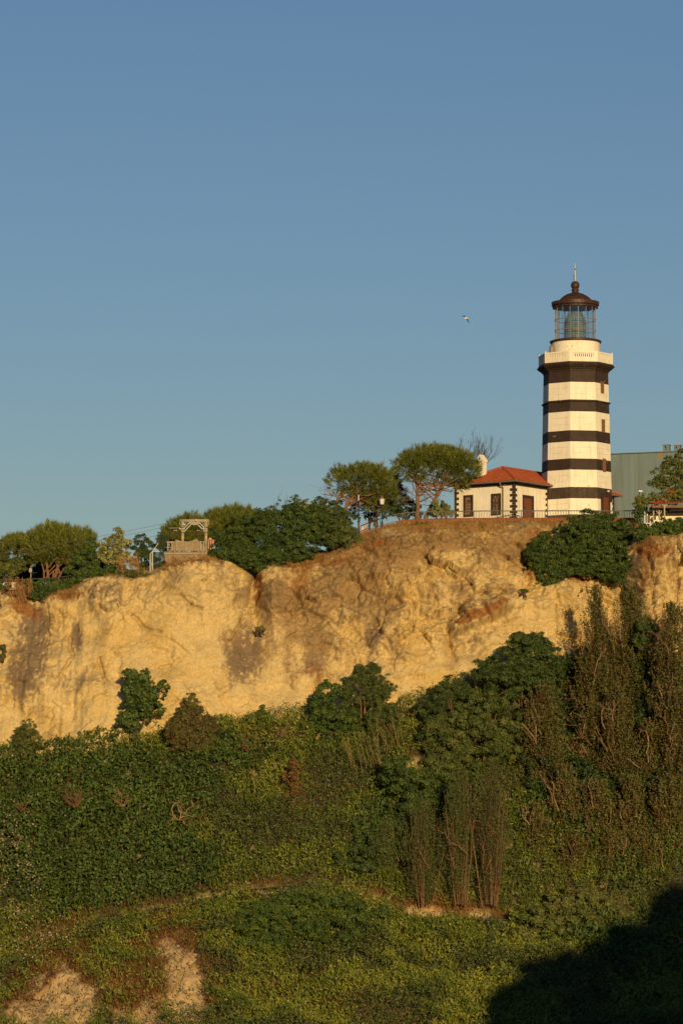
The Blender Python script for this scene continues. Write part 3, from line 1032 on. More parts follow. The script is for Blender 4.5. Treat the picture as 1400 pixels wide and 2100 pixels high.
    fr.box((ap_ + .03, 0, z1 + .14), (.24, 1.28, .28))
    fo = fr.build('door_frame', M['dark'], t)
    MB().box((ap_ + .02, .86, z1 - .12), (.12, .42, .5)).build('door_frame', M['dark'], t)
    d = MB().box((ap_ + .02, 0, z1 / 2), (.10, .95, z1 - .02)).build('door', M['wood'], t)
    for y in (-.3, 0, .3):
        MB().box((ap_ + .085, y, z1 / 2), (.03, .2, z1 - .3)).build('door_panel', M['wood'], d)
    MB().lathe([(.05, z1 + .35), (.14, z1 + .4), (.1, z1 + .5)], 8, c=(ap_ + .35, 0)).build('door_lamp', M['lampwhite'], t)
    MB().tube([(ap_ - .05, 0, z1 + .55), (ap_ + .3, 0, z1 + .55), (ap_ + .35, 0, z1 + .48)], .025, 5).build('lamp_bracket', M['iron'], t)
    # hairline joints of the stone courses seen through the paint
    rs = random.Random(5)
    for i, (p0, p1, dk) in enumerate(bands):
        if dk: continue
        z0, z1 = h(p0), h(p1)
        for k in range(8):
            a = k * math.pi / 4
            for j in range(2):
                z = z0 + (z1 - z0) * (j + 1) / 3 + rs.uniform(-.02, .02)
                r_ = rad(z) * math.cos(OCT) + .001
                w = rs.uniform(.5, 1.9)
                y = rs.uniform(-1, 1) * (1.05 - w / 2)
                o = MB().box((r_, y, z), (.008, w, .012)).build('stone_joint', M['stone'], t)
                o.rotation_euler = (0, 0, a)


A0, A1, B0, B1 = -7.0, -1.12, -7.8, 7.8


def build_house():
    t = thing('keeper_house', 'low cream house with dark quoins, red tiled roof and chimney joined to the lighthouse', 'house', (TX, TY, zT), ROT)
    he = hz(1046, 985.5, A1, B0) - .05      # eaves
    am = (A0 + A1) / 2
    hr = hz(1032, 959.5, am, B0 + 2.7)
    MB().prism([(A0, B0), (A1, B0), (A1, B1), (A0, B1)], -.6, he - .02).build('wall', M['white'], t)
    # frieze (3 mm proud)
    fz = MB()
    for c, s in (((am, B0 - .02, he - .2), (A1 - A0 + .08, .04, .26)), ((A1 + .02, (B0 + B1) / 2, he - .2), (.04, B1 - B0, .26)), ((A0 - .02, 0, he - .2), (.04, B1 - B0, .26))):
        fz.box(c, s)
    fz.build('frieze', M['dark'], t)
    # roof: solid hip with tiles laid on it
    ov = .45
    ea = [A0 - ov, A1 + ov]
    eb = [B0 - ov, B1 + ov]
    r0, r1 = B0 + 2.7, B1 - 2.7
    V = [(ea[0], eb[0], he), (ea[1], eb[0], he), (ea[1], eb[1], he), (ea[0], eb[1], he), (am, r0, hr), (am, r1, hr),
         (ea[0], eb[0], he - .07), (ea[1], eb[0], he - .07), (ea[1], eb[1], he - .07), (ea[0], eb[1], he - .07)]
    F = [(0, 1, 4), (1, 2, 5, 4), (2, 3, 5), (3, 0, 4, 5), (6, 7, 1, 0), (7, 8, 2, 1), (8, 9, 3, 2), (9, 6, 0, 3), (9, 8, 7, 6)]
    roof = MB().add(V, F).build('roof', M['tile'], t)
    rs = random.Random(3)
    tiles = MB()

    def tile_slope(p0, p1, q0, q1, skip=None):
        """barrel tiles between eave edge p0-p1 and ridge edge q0-q1"""
        p0, p1, q0, q1 = map(Vector, (p0, p1, q0, q1))
        L = (p1 - p0).length
        ux = (p1 - p0).normalized()
        upv = ((q0 + q1) / 2 - (p0 + p1) / 2)
        upv = upv - ux * upv.dot(ux)
        S = upv.length
        uy = upv.normalized()
        nz = ux.cross(uy)
        if nz.z < 0: nz = -nz
        rows = int(S / .32)
        tw = .22
        for r_ in range(rows + 1):
            s0 = r_ * .32
            s1 = min(s0 + .40, S)
            f = (s0 + .16) / S
            e0 = (p0 + (q0 - p0) * f - p0).dot(ux)
            e1 = (p1 + (q1 - p1) * f - p0).dot(ux)
            x = math.ceil(e0 / tw) * tw
            while x + tw < e1:
                lift = .05 + rs.uniform(-.012, .02)
                dz = rs.uniform(0, .02)
                pts = []
                for s, l in ((s0 - .04, lift), (s1, lift - .035)):
                    for dx, hgt in ((.0, .0), (.055, .055), (.145, .055), (.2, 0)):
                        pts.append(p0 + ux * (x + dx) + uy * s + nz * (l + hgt + dz))
                tiles.add(pts, [(0, 1, 5, 4), (1, 2, 6, 5), (2, 3, 7, 6), (0, 3, 2, 1)])
                x += tw
    tile_slope(V[0], V[1], V[4], V[4])
    tile_slope(V[1], V[2], V[4], V[5])
    to = tiles.build('roof_tiles', M['tile'], roof)
    to['kind'] = 'stuff'
    # ridge and hip caps
    capm = MB().add([(-.2, -.10, 0), (-.2, -.05, .08), (-.2, .05, .08), (-.2, .10, 0), (.2, -.12, 0), (.2, -.06, .1), (.2, .06, .1), (.2, .12, 0)],
                    [(0, 1, 5, 4), (1, 2, 6, 5), (2, 3, 7, 6), (0, 3, 2, 1), (4, 5, 6, 7)]).mesh('ridge_tile', M['tile'])
    for p, q in ((V[4], V[5]), (V[4], V[1]), (V[4], V[0]), (V[5], V[2])):
        p, q = Vector(p), Vector(q)
        L = (q - p).length
        n = int(L / .36)
        for i in range(n):
            c = p + (q - p) * ((i + .5) / n)
            if abs(c.x) < 2.2 and abs(c.y) < 2.2: continue
            o = link_mesh('ridge_tile', capm, roof, c + Vector((0, 0, .07)))
            o.rotation_euler = (q - p).to_track_quat('X', 'Z').to_euler()
    # gutter round the eaves
    g = MB()
    loop = [(ea[0] - .06, eb[0] - .06, he - .03), (ea[1] + .06, eb[0] - .06, he - .03), (ea[1] + .06, eb[1] + .06, he - .03)]
    g.tube(loop[:2], .07, 8)
    g.tube([loop[1], (loop[1][0], -2.75, he - .03)], .07, 8)
    g.tube([(loop[1][0], 2.75, he - .03), loop[2]], .07, 8)
    g.build('gutter', M['gutter'], t)
    MB().box((am, (B0 - ov / 2), he - .10), (A1 - A0 + 2 * ov - .1, ov - .06, .05)).build('soffit', M['dark'], t)
    MB().box((A1 + ov / 2, 0, he - .10), (ov - .06, B1 - B0 + .2, .05)).build('soffit', M['dark'], t)
    aD, _ = w2l(1032, b=B0)
    MB().tube([(aD, B0 - ov - .06, he - .08), (aD, B0 - ov - .06, he - .2), (aD + .02, B0 - .10, he - .5), (aD + .02, B0 - .10, 0.0)], .055, 8).build('downpipe', M['gutter'], t)
    # quoins: narrow strip at each corner with longer blocks every other course
    course = .23
    wide = MB().box((0, 0, 0), (.44, .44, course - .012)).mesh('quoin', M['dark'])
    slim = MB().box((0, 0, 0), (.44 - .22, .44 - .22, course - .012)).mesh('quoin', M['dark'])
    n = int((he - .3 + .2) / course)
    for ca, cb, sa, sb_ in ((A1, B0, 1, -1), (A0, B0, -1, -1), (A1, -2.62, 1, 1), (A1, 2.62, 1, -1), (A1, B1, 1, 1)):
        for i in range(n + 1):
            z = he - .33 - course * (i + .5)
            s = .44 if i % 2 else .22
            yy = cb + sb_ * (.025 - s / 2) if abs(cb) > 3 else cb + (-1 if cb < 0 else 1) * (s / 2)
            link_mesh('quoin', wide if i % 2 else slim, t, (ca + sa * (.025 - s / 2), yy, z))
    # windows
    for p0, p1, t0, t1 in ((951, 970, 1016, 1060.5), (1007.6, 1027.2, 1012.8, 1057.2)):
        a0, _ = w2l(p0, b=B0)
        a1, _ = w2l(p1, b=B0)
        zt_, zb_ = hz(p0, t0, a0, B0), hz(p0, t1, a0, B0)
        w = MB()
        fw = .17
        yb = B0 - .04
        w.box((a0 + fw / 2, yb, (zt_ + zb_) / 2), (fw, .08, zt_ - zb_))
        w.box((a1 - fw / 2, yb, (zt_ + zb_) / 2), (fw, .08, zt_ - zb_))
        w.box(((a0 + a1) / 2, yb, zt_ - fw / 2), (a1 - a0 - 2 * fw, .08, fw))
        w.box(((a0 + a1) / 2, yb, zb_ + fw / 2), (a1 - a0 - 2 * fw, .10, fw))
        wo = w.build('window', M['dark'], t)
        i0, i1, k0, k1 = a0 + fw, a1 - fw, zb_ + fw, zt_ - fw
        MB().box(((i0 + i1) / 2, B0 - .008, (k0 + k1) / 2), (i1 - i0, .012, k1 - k0)).build('pane', M['windark'], wo)
        vb = MB().box((0, 0, 0), (.03, .03, k1 - k0)).mesh('grille_bar', M['oldwood'])
        hb = MB().box((0, 0, 0), (i1 - i0, .03, .03)).mesh('grille_bar', M['oldwood'])
        for j in range(5):
            link_mesh('grille_bar', vb, wo, (i0 + (i1 - i0) * j / 4, B0 - .03, (k0 + k1) / 2))
        for j in range(7):
            link_mesh('grille_bar', hb, wo, ((i0 + i1) / 2, B0 - .045, k0 + (k1 - k0) * j / 6))
        blind = MB()
        for j in range(4):
            for i in range(6):
                if rs.random() < (.75 if p0 < 1000 else .3):
                    blind.box((i0 + (i1 - i0) * (j + .5) / 4, B0 - .016, k0 + (k1 - k0) * (i + .5) / 6), ((i1 - i0) / 8, .01, (k1 - k0) / 9))
        blind.build('curtain', M['cloth'], wo)
    # door
    _, b0 = w2l(1071, a=A1)
    _, b1 = w2l(1093, a=A1)
    z1 = hz(1072, 1014.5, A1, b0)
    fw = .22
    d = MB()
    d.box((A1 + .04, b0 + fw / 4, z1 / 2 - .1), (.08, fw / 2, z1 + .2))
    d.box((A1 + .04, b1 - fw / 2 - .05, z1 / 2 - .1), (.08, fw + .1, z1 + .2))
    d.box((A1 + .04, (b0 + b1) / 2 - .05, z1 - fw / 2), (.078, b1 - b0 - 1.5 * fw - .1, fw))
    d.build('door_frame', M['dark'], t)
    c0, c1 = b0 + fw / 2, b1 - fw - .1
    door = MB().box((A1 + .015, (c0 + c1) / 2, (z1 - fw) / 2 - .1), (.03, c1 - c0, z1 - fw + .2)).build('door', M['wood'], t)
    for i in range(5):
        MB().box((A1 + .04, c0 + (c1 - c0) * (i + .5) / 5, (z1 - fw) / 2 - .1), (.02, (c1 - c0) / 5 - .03, z1 - fw + .16)).build('plank', M['wood'], door)
    MB().box((A1 + .07, c0 + .12, .95), (.04, .03, .16)).build('handle', M['iron'], door)
    # chimney
    cx = cb = None
    a_, b_ = w2l(990, b=B0 + .75)
    w = .57
    a_c, b_c = a_ - w / 2, b_ + w / 2
    zc0, zc1 = he, hz(990, 947, a_, b_)
    zc2 = hz(990, 942.5, a_, b_)
    zp = hz(988, 932.5, a_c, b_c)
    ch = MB().box((a_c, b_c, (zc0 + zc1) / 2), (w, w, zc1 - zc0)).build('chimney', M['white'], roof)
    cap = MB()
    k = w / 2 + .055
    cap.box((a_c, b_c, (zc1 + zc2) / 2), (2 * k, 2 * k, zc2 - zc1))
    cap.add([(a_c - k, b_c - k, zc2), (a_c + k, b_c - k, zc2), (a_c, b_c - k, zp), (a_c - k, b_c + k, zc2), (a_c + k, b_c + k, zc2), (a_c, b_c + k, zp)],
            [(0, 1, 2), (5, 4, 3), (1, 4, 5, 2), (0, 2, 5, 3)])
    cap.build('chimney_cap', M['white'], roof)
    MB().add([(a_c - .09, b_c - k - .004, zc2 + .03), (a_c + .09, b_c - k - .004, zc2 + .03), (a_c, b_c - k - .004, zp - .12)], [(0, 1, 2)]).build('smoke_vent', M['windark'], roof)


build_lighthouse()
build_house()


# ------------------------------------------------------------------ terrace, kerb, railing
RAIL = [(738, 1096, 275.6), (760, 1087, 276.2), (790, 1077, 276.9), (812, 1071, 277.1), (840, 1067.5, 277.2), (880, 1066, 277.3), (935, 1065, 277.3), (1000, 1064.3, 277.3), (1116, 1064, 277.3), (1210, 1064, 277.3), (1312, 1064, 277.3)]
RAILP = np.array([P(*p) for p in RAIL])


def rail_at(s):
    """point at running length s along the kerb"""
    d = np.r_[0, np.cumsum(np.linalg.norm(np.diff(RAILP[:, :2], axis=0), axis=1))]
    return np.array([np.interp(s, d, RAILP[:, i]) for i in range(3)]), d[-1]


def build_terrace():
    pts = RAILP[3:]
    front = [tuple(p) for p in pts]
    top, bot = [], []
    V, F = [], []
    n = len(front)
    for p in front: V.append((p[0], p[1] + .12, p[2] - .12))
    for p in front: V.append((p[0], p[1] + 24, p[2] - .10))
    for p in front: V.append((p[0], p[1] + .12, p[2] - 1.4))
    for i in range(n - 1):
        F += [(i, i + 1, n + i + 1, n + i), (2 * n + i, 2 * n + i + 1, i + 1, i)]
    tag(MB().add(V, F).build('terrace', M['stone']), kind='structure')
    # dressed stones under the kerb and the red kerb blocks, one by one
    kb = bpy.data.objects.new('kerb', None)
    col.objects.link(kb)
    tag(kb, kind='structure')
    L = rail_at(0)[1]
    s0 = sum(np.linalg.norm(np.diff(RAILP[:4, :2], axis=0), axis=1))
    s = s0
    rs = random.Random(11)
    i = 0
    while s < L - .4:
        w = .62
        p, _ = rail_at(s)
        q, _ = rail_at(s + w)
        d = Vector(q - p)
        m = Vector((p + q) / 2)
        MB().beam(m - d * .485 - Vector((0, 0, .06)), m + d * .485 - Vector((0, 0, .06)), .30, .12).build('kerb_block', M['kerb'], kb)
        if i % 2 == 0:
            q2, _ = rail_at(min(s + 2 * w, L))
            d2 = Vector(q2 - p)
            m2 = Vector((p + q2) / 2)
            off = Vector((0, -.02 + rs.uniform(-.03, .02), -.25))
            MB().beam(m2 - d2 * .485 + off, m2 + d2 * .485 + off, .22, .24).build('wall_stone', M['stone'], kb)
        s += w
        i += 1


def build_railing():
    t = thing('iron_railing', 'black iron railing with slim bars along the terrace edge in front of the house', 'railing', RAILP[6])
    o0 = RAILP[6]
    Hh = .66
    L = rail_at(0)[1]
    top = MB()
    pts = [rail_at(s)[0] - o0 for s in np.linspace(0, L, 60)]
    top.tube([p + np.array([0, 0, Hh]) for p in pts], .042, 5)
    top.build('top_rail', M['iron'], t)
    low = MB().tube([p + np.array([0, 0, .07]) for p in pts], .02, 5).build('bottom_rail', M['iron'], t)
    post = MB().box((0, 0, Hh / 2 - .02), (.07, .07, Hh + .12)).mesh('post', M['iron'])
    bar = MB().box((0, 0, Hh / 2), (.028, .028, Hh - .04)).mesh('bar', M['iron'])
    barb = MB().box((0, 0, Hh / 2), (.028, .028, Hh - .04)).box((0, 0, Hh / 2), (.055, .055, .09)).mesh('bar', M['iron'])
    npost = int(L / 1.86)
    for i in range(npost + 1):
        s = L * i / npost
        link_mesh('post', post, t, rail_at(s)[0] - o0)
        if i == npost: break
        for j in range(1, 9):
            link_mesh('bar', barb if j % 3 == 0 else bar, t, rail_at(s + L / npost * j / 9)[0] - o0)


build_terrace()
build_railing()


def street_lamp(px, py_top, py_base, Y, label, style):
    b = P(px, py_base, Y)
    hh = float(P(px, py_top, Y)[2] - b[2])
    t = thing('street_lamp', label, 'street lamp', b, group=None)
    if style == 'lantern':
        MB().lathe([(.09, -.4), (.09, .3), (.05, .35), (.045, hh - .75), (.08, hh - .72), (.04, hh - .68)], 8).build('post', M['iron'], t)
        MB().lathe([(.16, hh - .66), (.23, hh - .22)], 6, caps=True).build('lamp_glass', M['lampwhite'], t)
        MB().lathe([(.26, hh - .22), (.22, hh - .16), (.10, hh - .08), (.06, hh - .05), (.08, hh), (.01, hh + .05)], 6).build('lamp_cap', M['bronze'], t)
    elif style == 'thin':
        MB().lathe([(.06, -.4), (.05, hh - .45)], 8).build('post', M['iron'], t)
        MB().lathe([(.05, hh - .45), (.04, hh)], 8).build('pole_tip', M['lampwhite'], t)
    elif style == 'twin':
        MB().lathe([(.05, -.5), (.05, hh - .1)], 8).build('post', M['iron'], t)
        for s in (-1, 1):
            MB().tube([(0, 0, hh - .25), (s * .12, 0, hh - .25), (s * .12, 0, hh - .15)], .02, 5).build('arm', M['iron'], t)
            MB().lathe([(.03, hh - .15), (.1, hh - .08), (.1, hh + .02), (.03, hh + .09)], 10, c=(s * .12, 0)).build('globe', M['lampwhite'], t, smooth=True)
    else:
        MB().tube([(0, 0, -1), (0, 0, hh)], [.04, .03], 6).build('post', M['iron'], t)
        MB().box((.1, 0, hh + .03), (.30, .16, .10)).build('lamp_head', M['lampwhite'], t)
    return t


street_lamp(783, 1018, 1078, 278.0, 'black street lamp with a white lantern between the two big pines', 'lantern')
street_lamp(735, 1015, 1096, 276.3, 'thin dark pole with a white tip at the left end of the railing', 'thin')
street_lamp(1302, 1044, 1070, 278.4, 'short dark post with two white globes right of the lighthouse', 'twin')
street_lamp(1311, 1008, 1075, 280.0, 'slender mast with a small white lamp head against the grey wall', 'mast')


def litter_bin():
    b = P(769, 1085, 276.9)
    t = thing('litter_bin', 'dark litter bin tapering downwards by the sloping railing', 'bin', b)
    k = 24.9
    MB().lathe([(.20, .22), (.30, .85), (.27, .85), (.2, .5)], 4, math.pi / 4).build('bucket', M['iron'], t)
    MB().box((0, 0, .3), (.07, .07, 1.3)).build('post', M['iron'], t)
    MB().box((0, 0, .88), (.5, .5, .05)).build('rim', M['iron'], t)


litter_bin()


def folded_parasols():
    b = P(746, 1100, 278.5)
    t = thing('cloth_screen', 'small pink and white cloth screen behind the railing beside the thin pole', 'screen', b)
    for i, (dx, h_, mm) in enumerate(((-.34, .75, 'pink'), (-.12, .7, 'lampwhite'), (.10, .85, 'pink'), (.34, .66, 'pink'))):
        MB().lathe([(.11, .2), (.10, .3 + h_ * .5), (.03, .25 + h_)], 7, c=(dx, .05 * i)).build('cloth_fold', M[mm], t)
    MB().tube([(-.5, 0, .2), (.6, 0, .2)], .025, 5).build('foot_bar', M['iron'], t)
    for dx in (-.45, .5):
        MB().tube([(dx, 0, -.3), (dx, 0, .75)], .02, 5).build('frame_post', M['iron'], t)


folded_parasols()


# ------------------------------------------------------------------ wooden portal on its deck
def build_portal():
    Y = 271.2
    b = P(380, 1134, Y)
    k = FPX / Y * 1.0
    X = lambda px: (px - 380) / k
    Zf = lambda py: float(P(380, py, Y)[2] - b[2])
    t = thing('timber_portal', 'weathered timber portal with braced crossbeam on a deck hung with tan netting', 'portal', b)
    dl, dr = X(337), X(425)
    MB().box(((dl + dr) / 2, .7, -.06), (dr - dl, 2.2, .12)).build('deck', M['timber'], t)
    for i in range(14):
        MB().box((dl + (dr - dl) * (i + .5) / 14, -.46, .03), ((dr - dl) / 14 - .03, .12, .05)).build('deck_board', M['timber'], t)
    # hull-shaped base
    zb = Zf(1168)
    V = [(X(338), -.3, -.13), (X(424), -.3, -.13), (X(416), -.1, zb), (X(345), -.1, zb), (X(338), 1.7, -.13), (X(424), 1.7, -.13), (X(416), 1.5, zb), (X(345), 1.5, zb)]
    MB().add(V, [(0, 3, 2, 1), (4, 5, 6, 7), (0, 4, 7, 3), (1, 2, 6, 5)]).build('base', M['cloth'], t)
    MB().beam((X(338), -.34, -.13), (X(345), -.14, zb), .06).build('base_batten', M['timber'], t)
    MB().box((X(400), -.36, Zf(1143)), (.9, .05, .07)).build('base_batten', M['timber'], t)
    for px in (391,):
        MB().box((X(px), -.36, Zf(1141)), (.07, .06, .3)).build('base_batten', M['timber'], t)
    top = Zf(1066)
    for px in (374, 422):
        o = MB().lathe([(.14, 0), (.13, top - .35), (.13, top - .08)], 10, c=(X(px), .35)).build('post', M['timber'], t, smooth=True)
        for py in (1081, 1092):
            MB().lathe([(.15, Zf(py) - .03), (.15, Zf(py) + .03)], 10, c=(X(px), .35)).build('band', M['iron'], o)
        MB().box((X(px), .20, Zf(1102)), (.10, .03, .18)).build('notice', M['yellow'], o)
        MB().tube([(X(px) + .24 * math.cos(q), .33, top - .2 + .24 * math.sin(q)) for q in np.linspace(0, 2 * math.pi, 17)], .035, 6, cap=False).build('hoop', M['timber'], o)
    MB().tube([(X(368), .35, top - .05), (X(428), .35, top - .05)], .14, 10).build('crossbeam', M['timber'], t, smooth=True)
    z0, z1 = Zf(1070), Zf(1076)
    MB().add([(X(386), .22, z0), (X(410), .22, z0), (X(408), .22, (z0 + z1) / 2), (X(403), .22, z1), (X(393), .22, z1), (X(388), .22, (z0 + z1) / 2),
              (X(386), .30, z0), (X(410), .30, z0), (X(408), .30, (z0 + z1) / 2), (X(403), .30, z1), (X(393), .30, z1), (X(388), .30, (z0 + z1) / 2)],
             [(5, 4, 3, 2, 1, 0), (6, 7, 8, 9, 10, 11)] + [(i, (i + 1) % 6, 6 + (i + 1) % 6, 6 + i) for i in range(6)]).build('name_board', M['timber'], t)
    for p, q in (((389, 1070), (378, 1082)), ((391, 1075), (377, 1090)), ((407, 1070), (419, 1082)), ((405, 1075), (420, 1090))):
        MB().beam((X(p[0]), .3, Zf(p[1])), (X(q[0]), .32, Zf(q[1])), .05, .07).build('brace', M['steel'], t)
    for px, py in ((375, 1075), (378, 1076), (369, 1084), (377, 1084), (417, 1084), (402, 1066.5)):
        MB().lathe([(.02, -.08), (.07, -.02), (.07, .04), (.02, .07)], 8).build('spotlight', M['lampwhite'], t, (X(px), .1, Zf(py)))
    # guard rail
    for px in (345, 353, 363, 382, 412, 418):
        MB().box((X(px), -.50, Zf(1121)), (.085, .085, Zf(1112) - Zf(1132))).build('rail_post', M['timber'], t)
    MB().box(((dl + dr) / 2, -.30, Zf(1112)), (dr - dl - .3, .07, .06)).build('guard_rail', M['timber'], t)
    MB().box(((dl + dr) / 2, -.30, Zf(1123)), (dr - dl - .3, .05, .06)).build('guard_rail', M['timber'], t)
    for px in (349, 359, 368, 377, 408, 416):
        MB().box((X(px), -.36, Zf(1131)), (.09, .07, .18)).build('foot_block', M['timber'], t)
    # netting draped between the rail posts
    bx = [347, 354, 361, 366, 372, 380, 388, 396, 403, 408, 414, 419, 424]
    ty = [1131, 1117, 1107, 1108.5, 1110.5, 1111.5, 1111, 1109, 1105.5, 1110, 1115, 1121, 1130]
    V, F = [], []
    nr = 7
    for r_ in range(nr):
        f = r_ / (nr - 1)
        for i, (a, y) in enumerate(zip(bx, ty)):
            by = 1130.5
            yy = y + (by - y) * f
            V.append((X(a + (0 if f < 1 else (385 - a) * .02)), -.36 + .05 * math.sin(i * 1.7 + f * 4) - .06 * f, Zf(yy)))
    for r_ in range(nr - 1):
        for i in range(len(bx) - 1):
            F.append((r_ * len(bx) + i, r_ * len(bx) + i + 1, (r_ + 1) * len(bx) + i + 1, (r_ + 1) * len(bx) + i))
    MB().add(V, F).build('netting', M['cloth'], t, smooth=True)
    # pyramid lamps hung on wires
    for px in (358, 406):
        c = (X(px), 1.0)
        lo = MB().lathe([(.02, Zf(1086)), (.10, Zf(1088)), (.26, Zf(1095)), (.26, Zf(1096))], 4, math.pi / 4, c=c).build('hanging_lamp', M['copper'], t)
        MB().tube([(c[0], c[1], Zf(1086)), (c[0], .35 if px > 400 else 1.0, Zf(1075 if px > 400 else 1081))], .015, 4).build('cord', M['iron'], lo)
        for s in (-1, 1):
            MB().lathe([(.02, Zf(1087)), (.08, Zf(1086)), (.02, Zf(1084.5))], 6, c=(c[0] + s * .08, c[1])).build('bulb', M['lampwhite'], lo)
    MB().tube([(X(345), 1.0, Zf(1081)), (X(374), .45, Zf(1081.5))], .03, 5).build('side_arm', M['timber'], t)
    MB().tube([(X(345), 1.0, -.05), (X(345), 1.0, Zf(1081))], .04, 5).build('side_arm', M['iron'], t)
    # red-topped bench ledge at the left of the deck
    MB().box((X(351), 1.0, Zf(1111)), (.62, .5, .1)).build('bench', M['graycap'], t)
    for px in (346, 356):
        MB().box((X(px), 1.0, Zf(1122)), (.07, .07, Zf(1112) - Zf(1133))).build('bench_leg', M['timber'], t)


build_portal()


def build_hut():
    b = P(433, 1134, 272.5)
    k = FPX / 272.5
    Zf = lambda py: float(P(433, py, 272.5)[2] - b[2])
    t = thing('open_shelter', 'small open shelter with pale posts and a red top right of the timber portal', 'shelter', b)
    for px in (428, 432.5, 437):
        MB().box(((px - 433) / k, 0, Zf(1121)), (.10, .1, Zf(1109) - Zf(1134))).build('post', M['pink'] if px > 430 else M['timber'], t)
    MB().box((0, .3, Zf(1108)), (.55, .8, .09)).build('roof_board', M['graycap'], t)
    MB().box((0, .5, Zf(1122)), (.4, .05, .6)).build('back_panel', M['windark'], t)
    MB().lathe([(.02, Zf(1107)), (.16, Zf(1106)), (.1, Zf(1103)), (.02, Zf(1102))], 8, c=(-.1, .2)).build('roof_bundle', M['pink'], t)


build_hut()


def build_net_fence():
    Y = 272.0
    b = P(328, 1168, Y)
    k = FPX / Y
    X = lambda px: (px - 328) / k
    Zf = lambda py: float(P(328, py, Y)[2] - b[2])
    t = thing('mesh_fence', 'dark green wire mesh fence on steel posts left of the timber portal', 'fence', b)
    for px, py in ((308, 1136), (312.5, 1131), (328, 1093), (345, 1098)):
        MB().tube([(X(px), 0, -.5), (X(px), 0, Zf(py))], .045, 6).build('post', M['steel'] if px < 320 else M['greennet'], t)
    MB().tube([(X(308), 0, Zf(1136)), (X(312.5), 0, Zf(1131)), (X(328), 0, Zf(1131))], .035, 6).build('frame_bar', M['steel'], t)
    MB().tube([(X(312.5), 0, Zf(1131)), (X(325), 0, Zf(1113))], .03, 6).build('brace', M['steel'], t)
    cage = MB()
    for z in (1092, 1098, 1104):
        cage.tube([(X(328.5) + .22 * math.cos(a), .22 * math.sin(a), Zf(z)) for a in np.linspace(0, 2 * math.pi, 13)], .022, 4, cap=False)
    for a in np.linspace(0, 2 * math.pi, 9)[:-1]:
        cage.tube([(X(328.5) + .22 * math.cos(a), .22 * math.sin(a), Zf(1090)), (X(328.5) + .17 * math.cos(a), .17 * math.sin(a), Zf(1120))], .018, 4)
    cage.build('wire_cage', M['greennet'], t)
    for x0, x1, y0 in ((328, 345, 1098), (312.5, 328, 1132)):
        net = MB()
        n = 14
        for i in range(n + 1):
            x = X(x0) + (X(x1) - X(x0)) * i / n
            net.tube([(x, .02, 0), (x, .02, Zf(y0))], .013, 3, cap=False)
        m_ = int(Zf(y0) / .07)
        for i in range(m_):
            z = Zf(y0) * i / m_
            net.tube([(X(x0), .02, z), (X(x1), .02, z)], .012, 3, cap=False)
        net.build('wire_net', M['greennet'], t)


build_net_fence()


def build_cables():
    for i, (p, q) in enumerate((((-20, 1137), (342, 1072.5)), ((-20, 1146), (342, 1080)), ((150, 1124), (342, 1094)))):
        a, b = P(p[0], p[1], 274.0), P(q[0], q[1], 274.0)
        pts = []
        for f in np.linspace(0, 1, 16):
            c = a + (b - a) * f
            c[2] -= .5 * f * (1 - f)
            pts.append(c - a)
        o = MB().tube(pts, .016, 4).build('power_cable', M['cable'], None, a)
        tag(o, ['topmost thin overhead cable rising from the left pine to the portal', 'middle thin overhead cable rising from the left pine to the portal', 'lowest and shortest overhead cable left of the portal'][i], 'cable', 'overhead cables')


build_cables()


def build_left_rail():
    """rail fence and low wall on the promenade under the left pines"""
    b = P(60, 1206, 274.5)
    k = FPX / 274.5
    t = thing('promenade_fence', 'dark two-bar promenade fence under the pines at the left', 'fence', b)
    X = lambda px: (px - 60) / k
    Zf = lambda py: float(P(60, py, 274.5)[2] - b[2])
    pts = [(-30, 1191.5), (0, 1190), (60, 1188), (100, 1186), (130, 1183), (150, 1180)]
    for off in (0, 7):
        MB().tube([(X(a), 0, Zf(y + off)) for a, y in pts], .045, 6).build('rail', M['iron'], t)
    for a, y in ((-28, 1191.5), (2, 1190), (34, 1189), (66, 1187.5), (98, 1186), (128, 1183), (149, 1180)):
        MB().tube([(X(a), 0, Zf(y + 18)), (X(a), 0, Zf(y - 1))], .05, 6).build('post', M['iron'], t)
    w = P(16, 1206, 273.6)
    t2 = thing('low_wall', 'low pale wall with a coping below the promenade fence at the left edge', 'wall', w)
    MB().box((-.35, 0, .12), (2.0, .3, .55)).build('wall_block', M['cream'], t2)
    MB().box((-.35, 0, .43), (2.1, .4, .07)).build('coping', M['steel'], t2)
    s = P(63, 1200, 275.6)
    t3 = thing('sign_board', 'small pale sign on a post in the shade under the left pine', 'sign', s)
    MB().tube([(0, 0, -.2), (0, 0, 1.5)], .035, 6).build('post', M['timber'], t3)
    MB().box((-.02, -.05, 1.2), (.24, .03, .32)).build('board', M['timber'], t3)


build_left_rail()


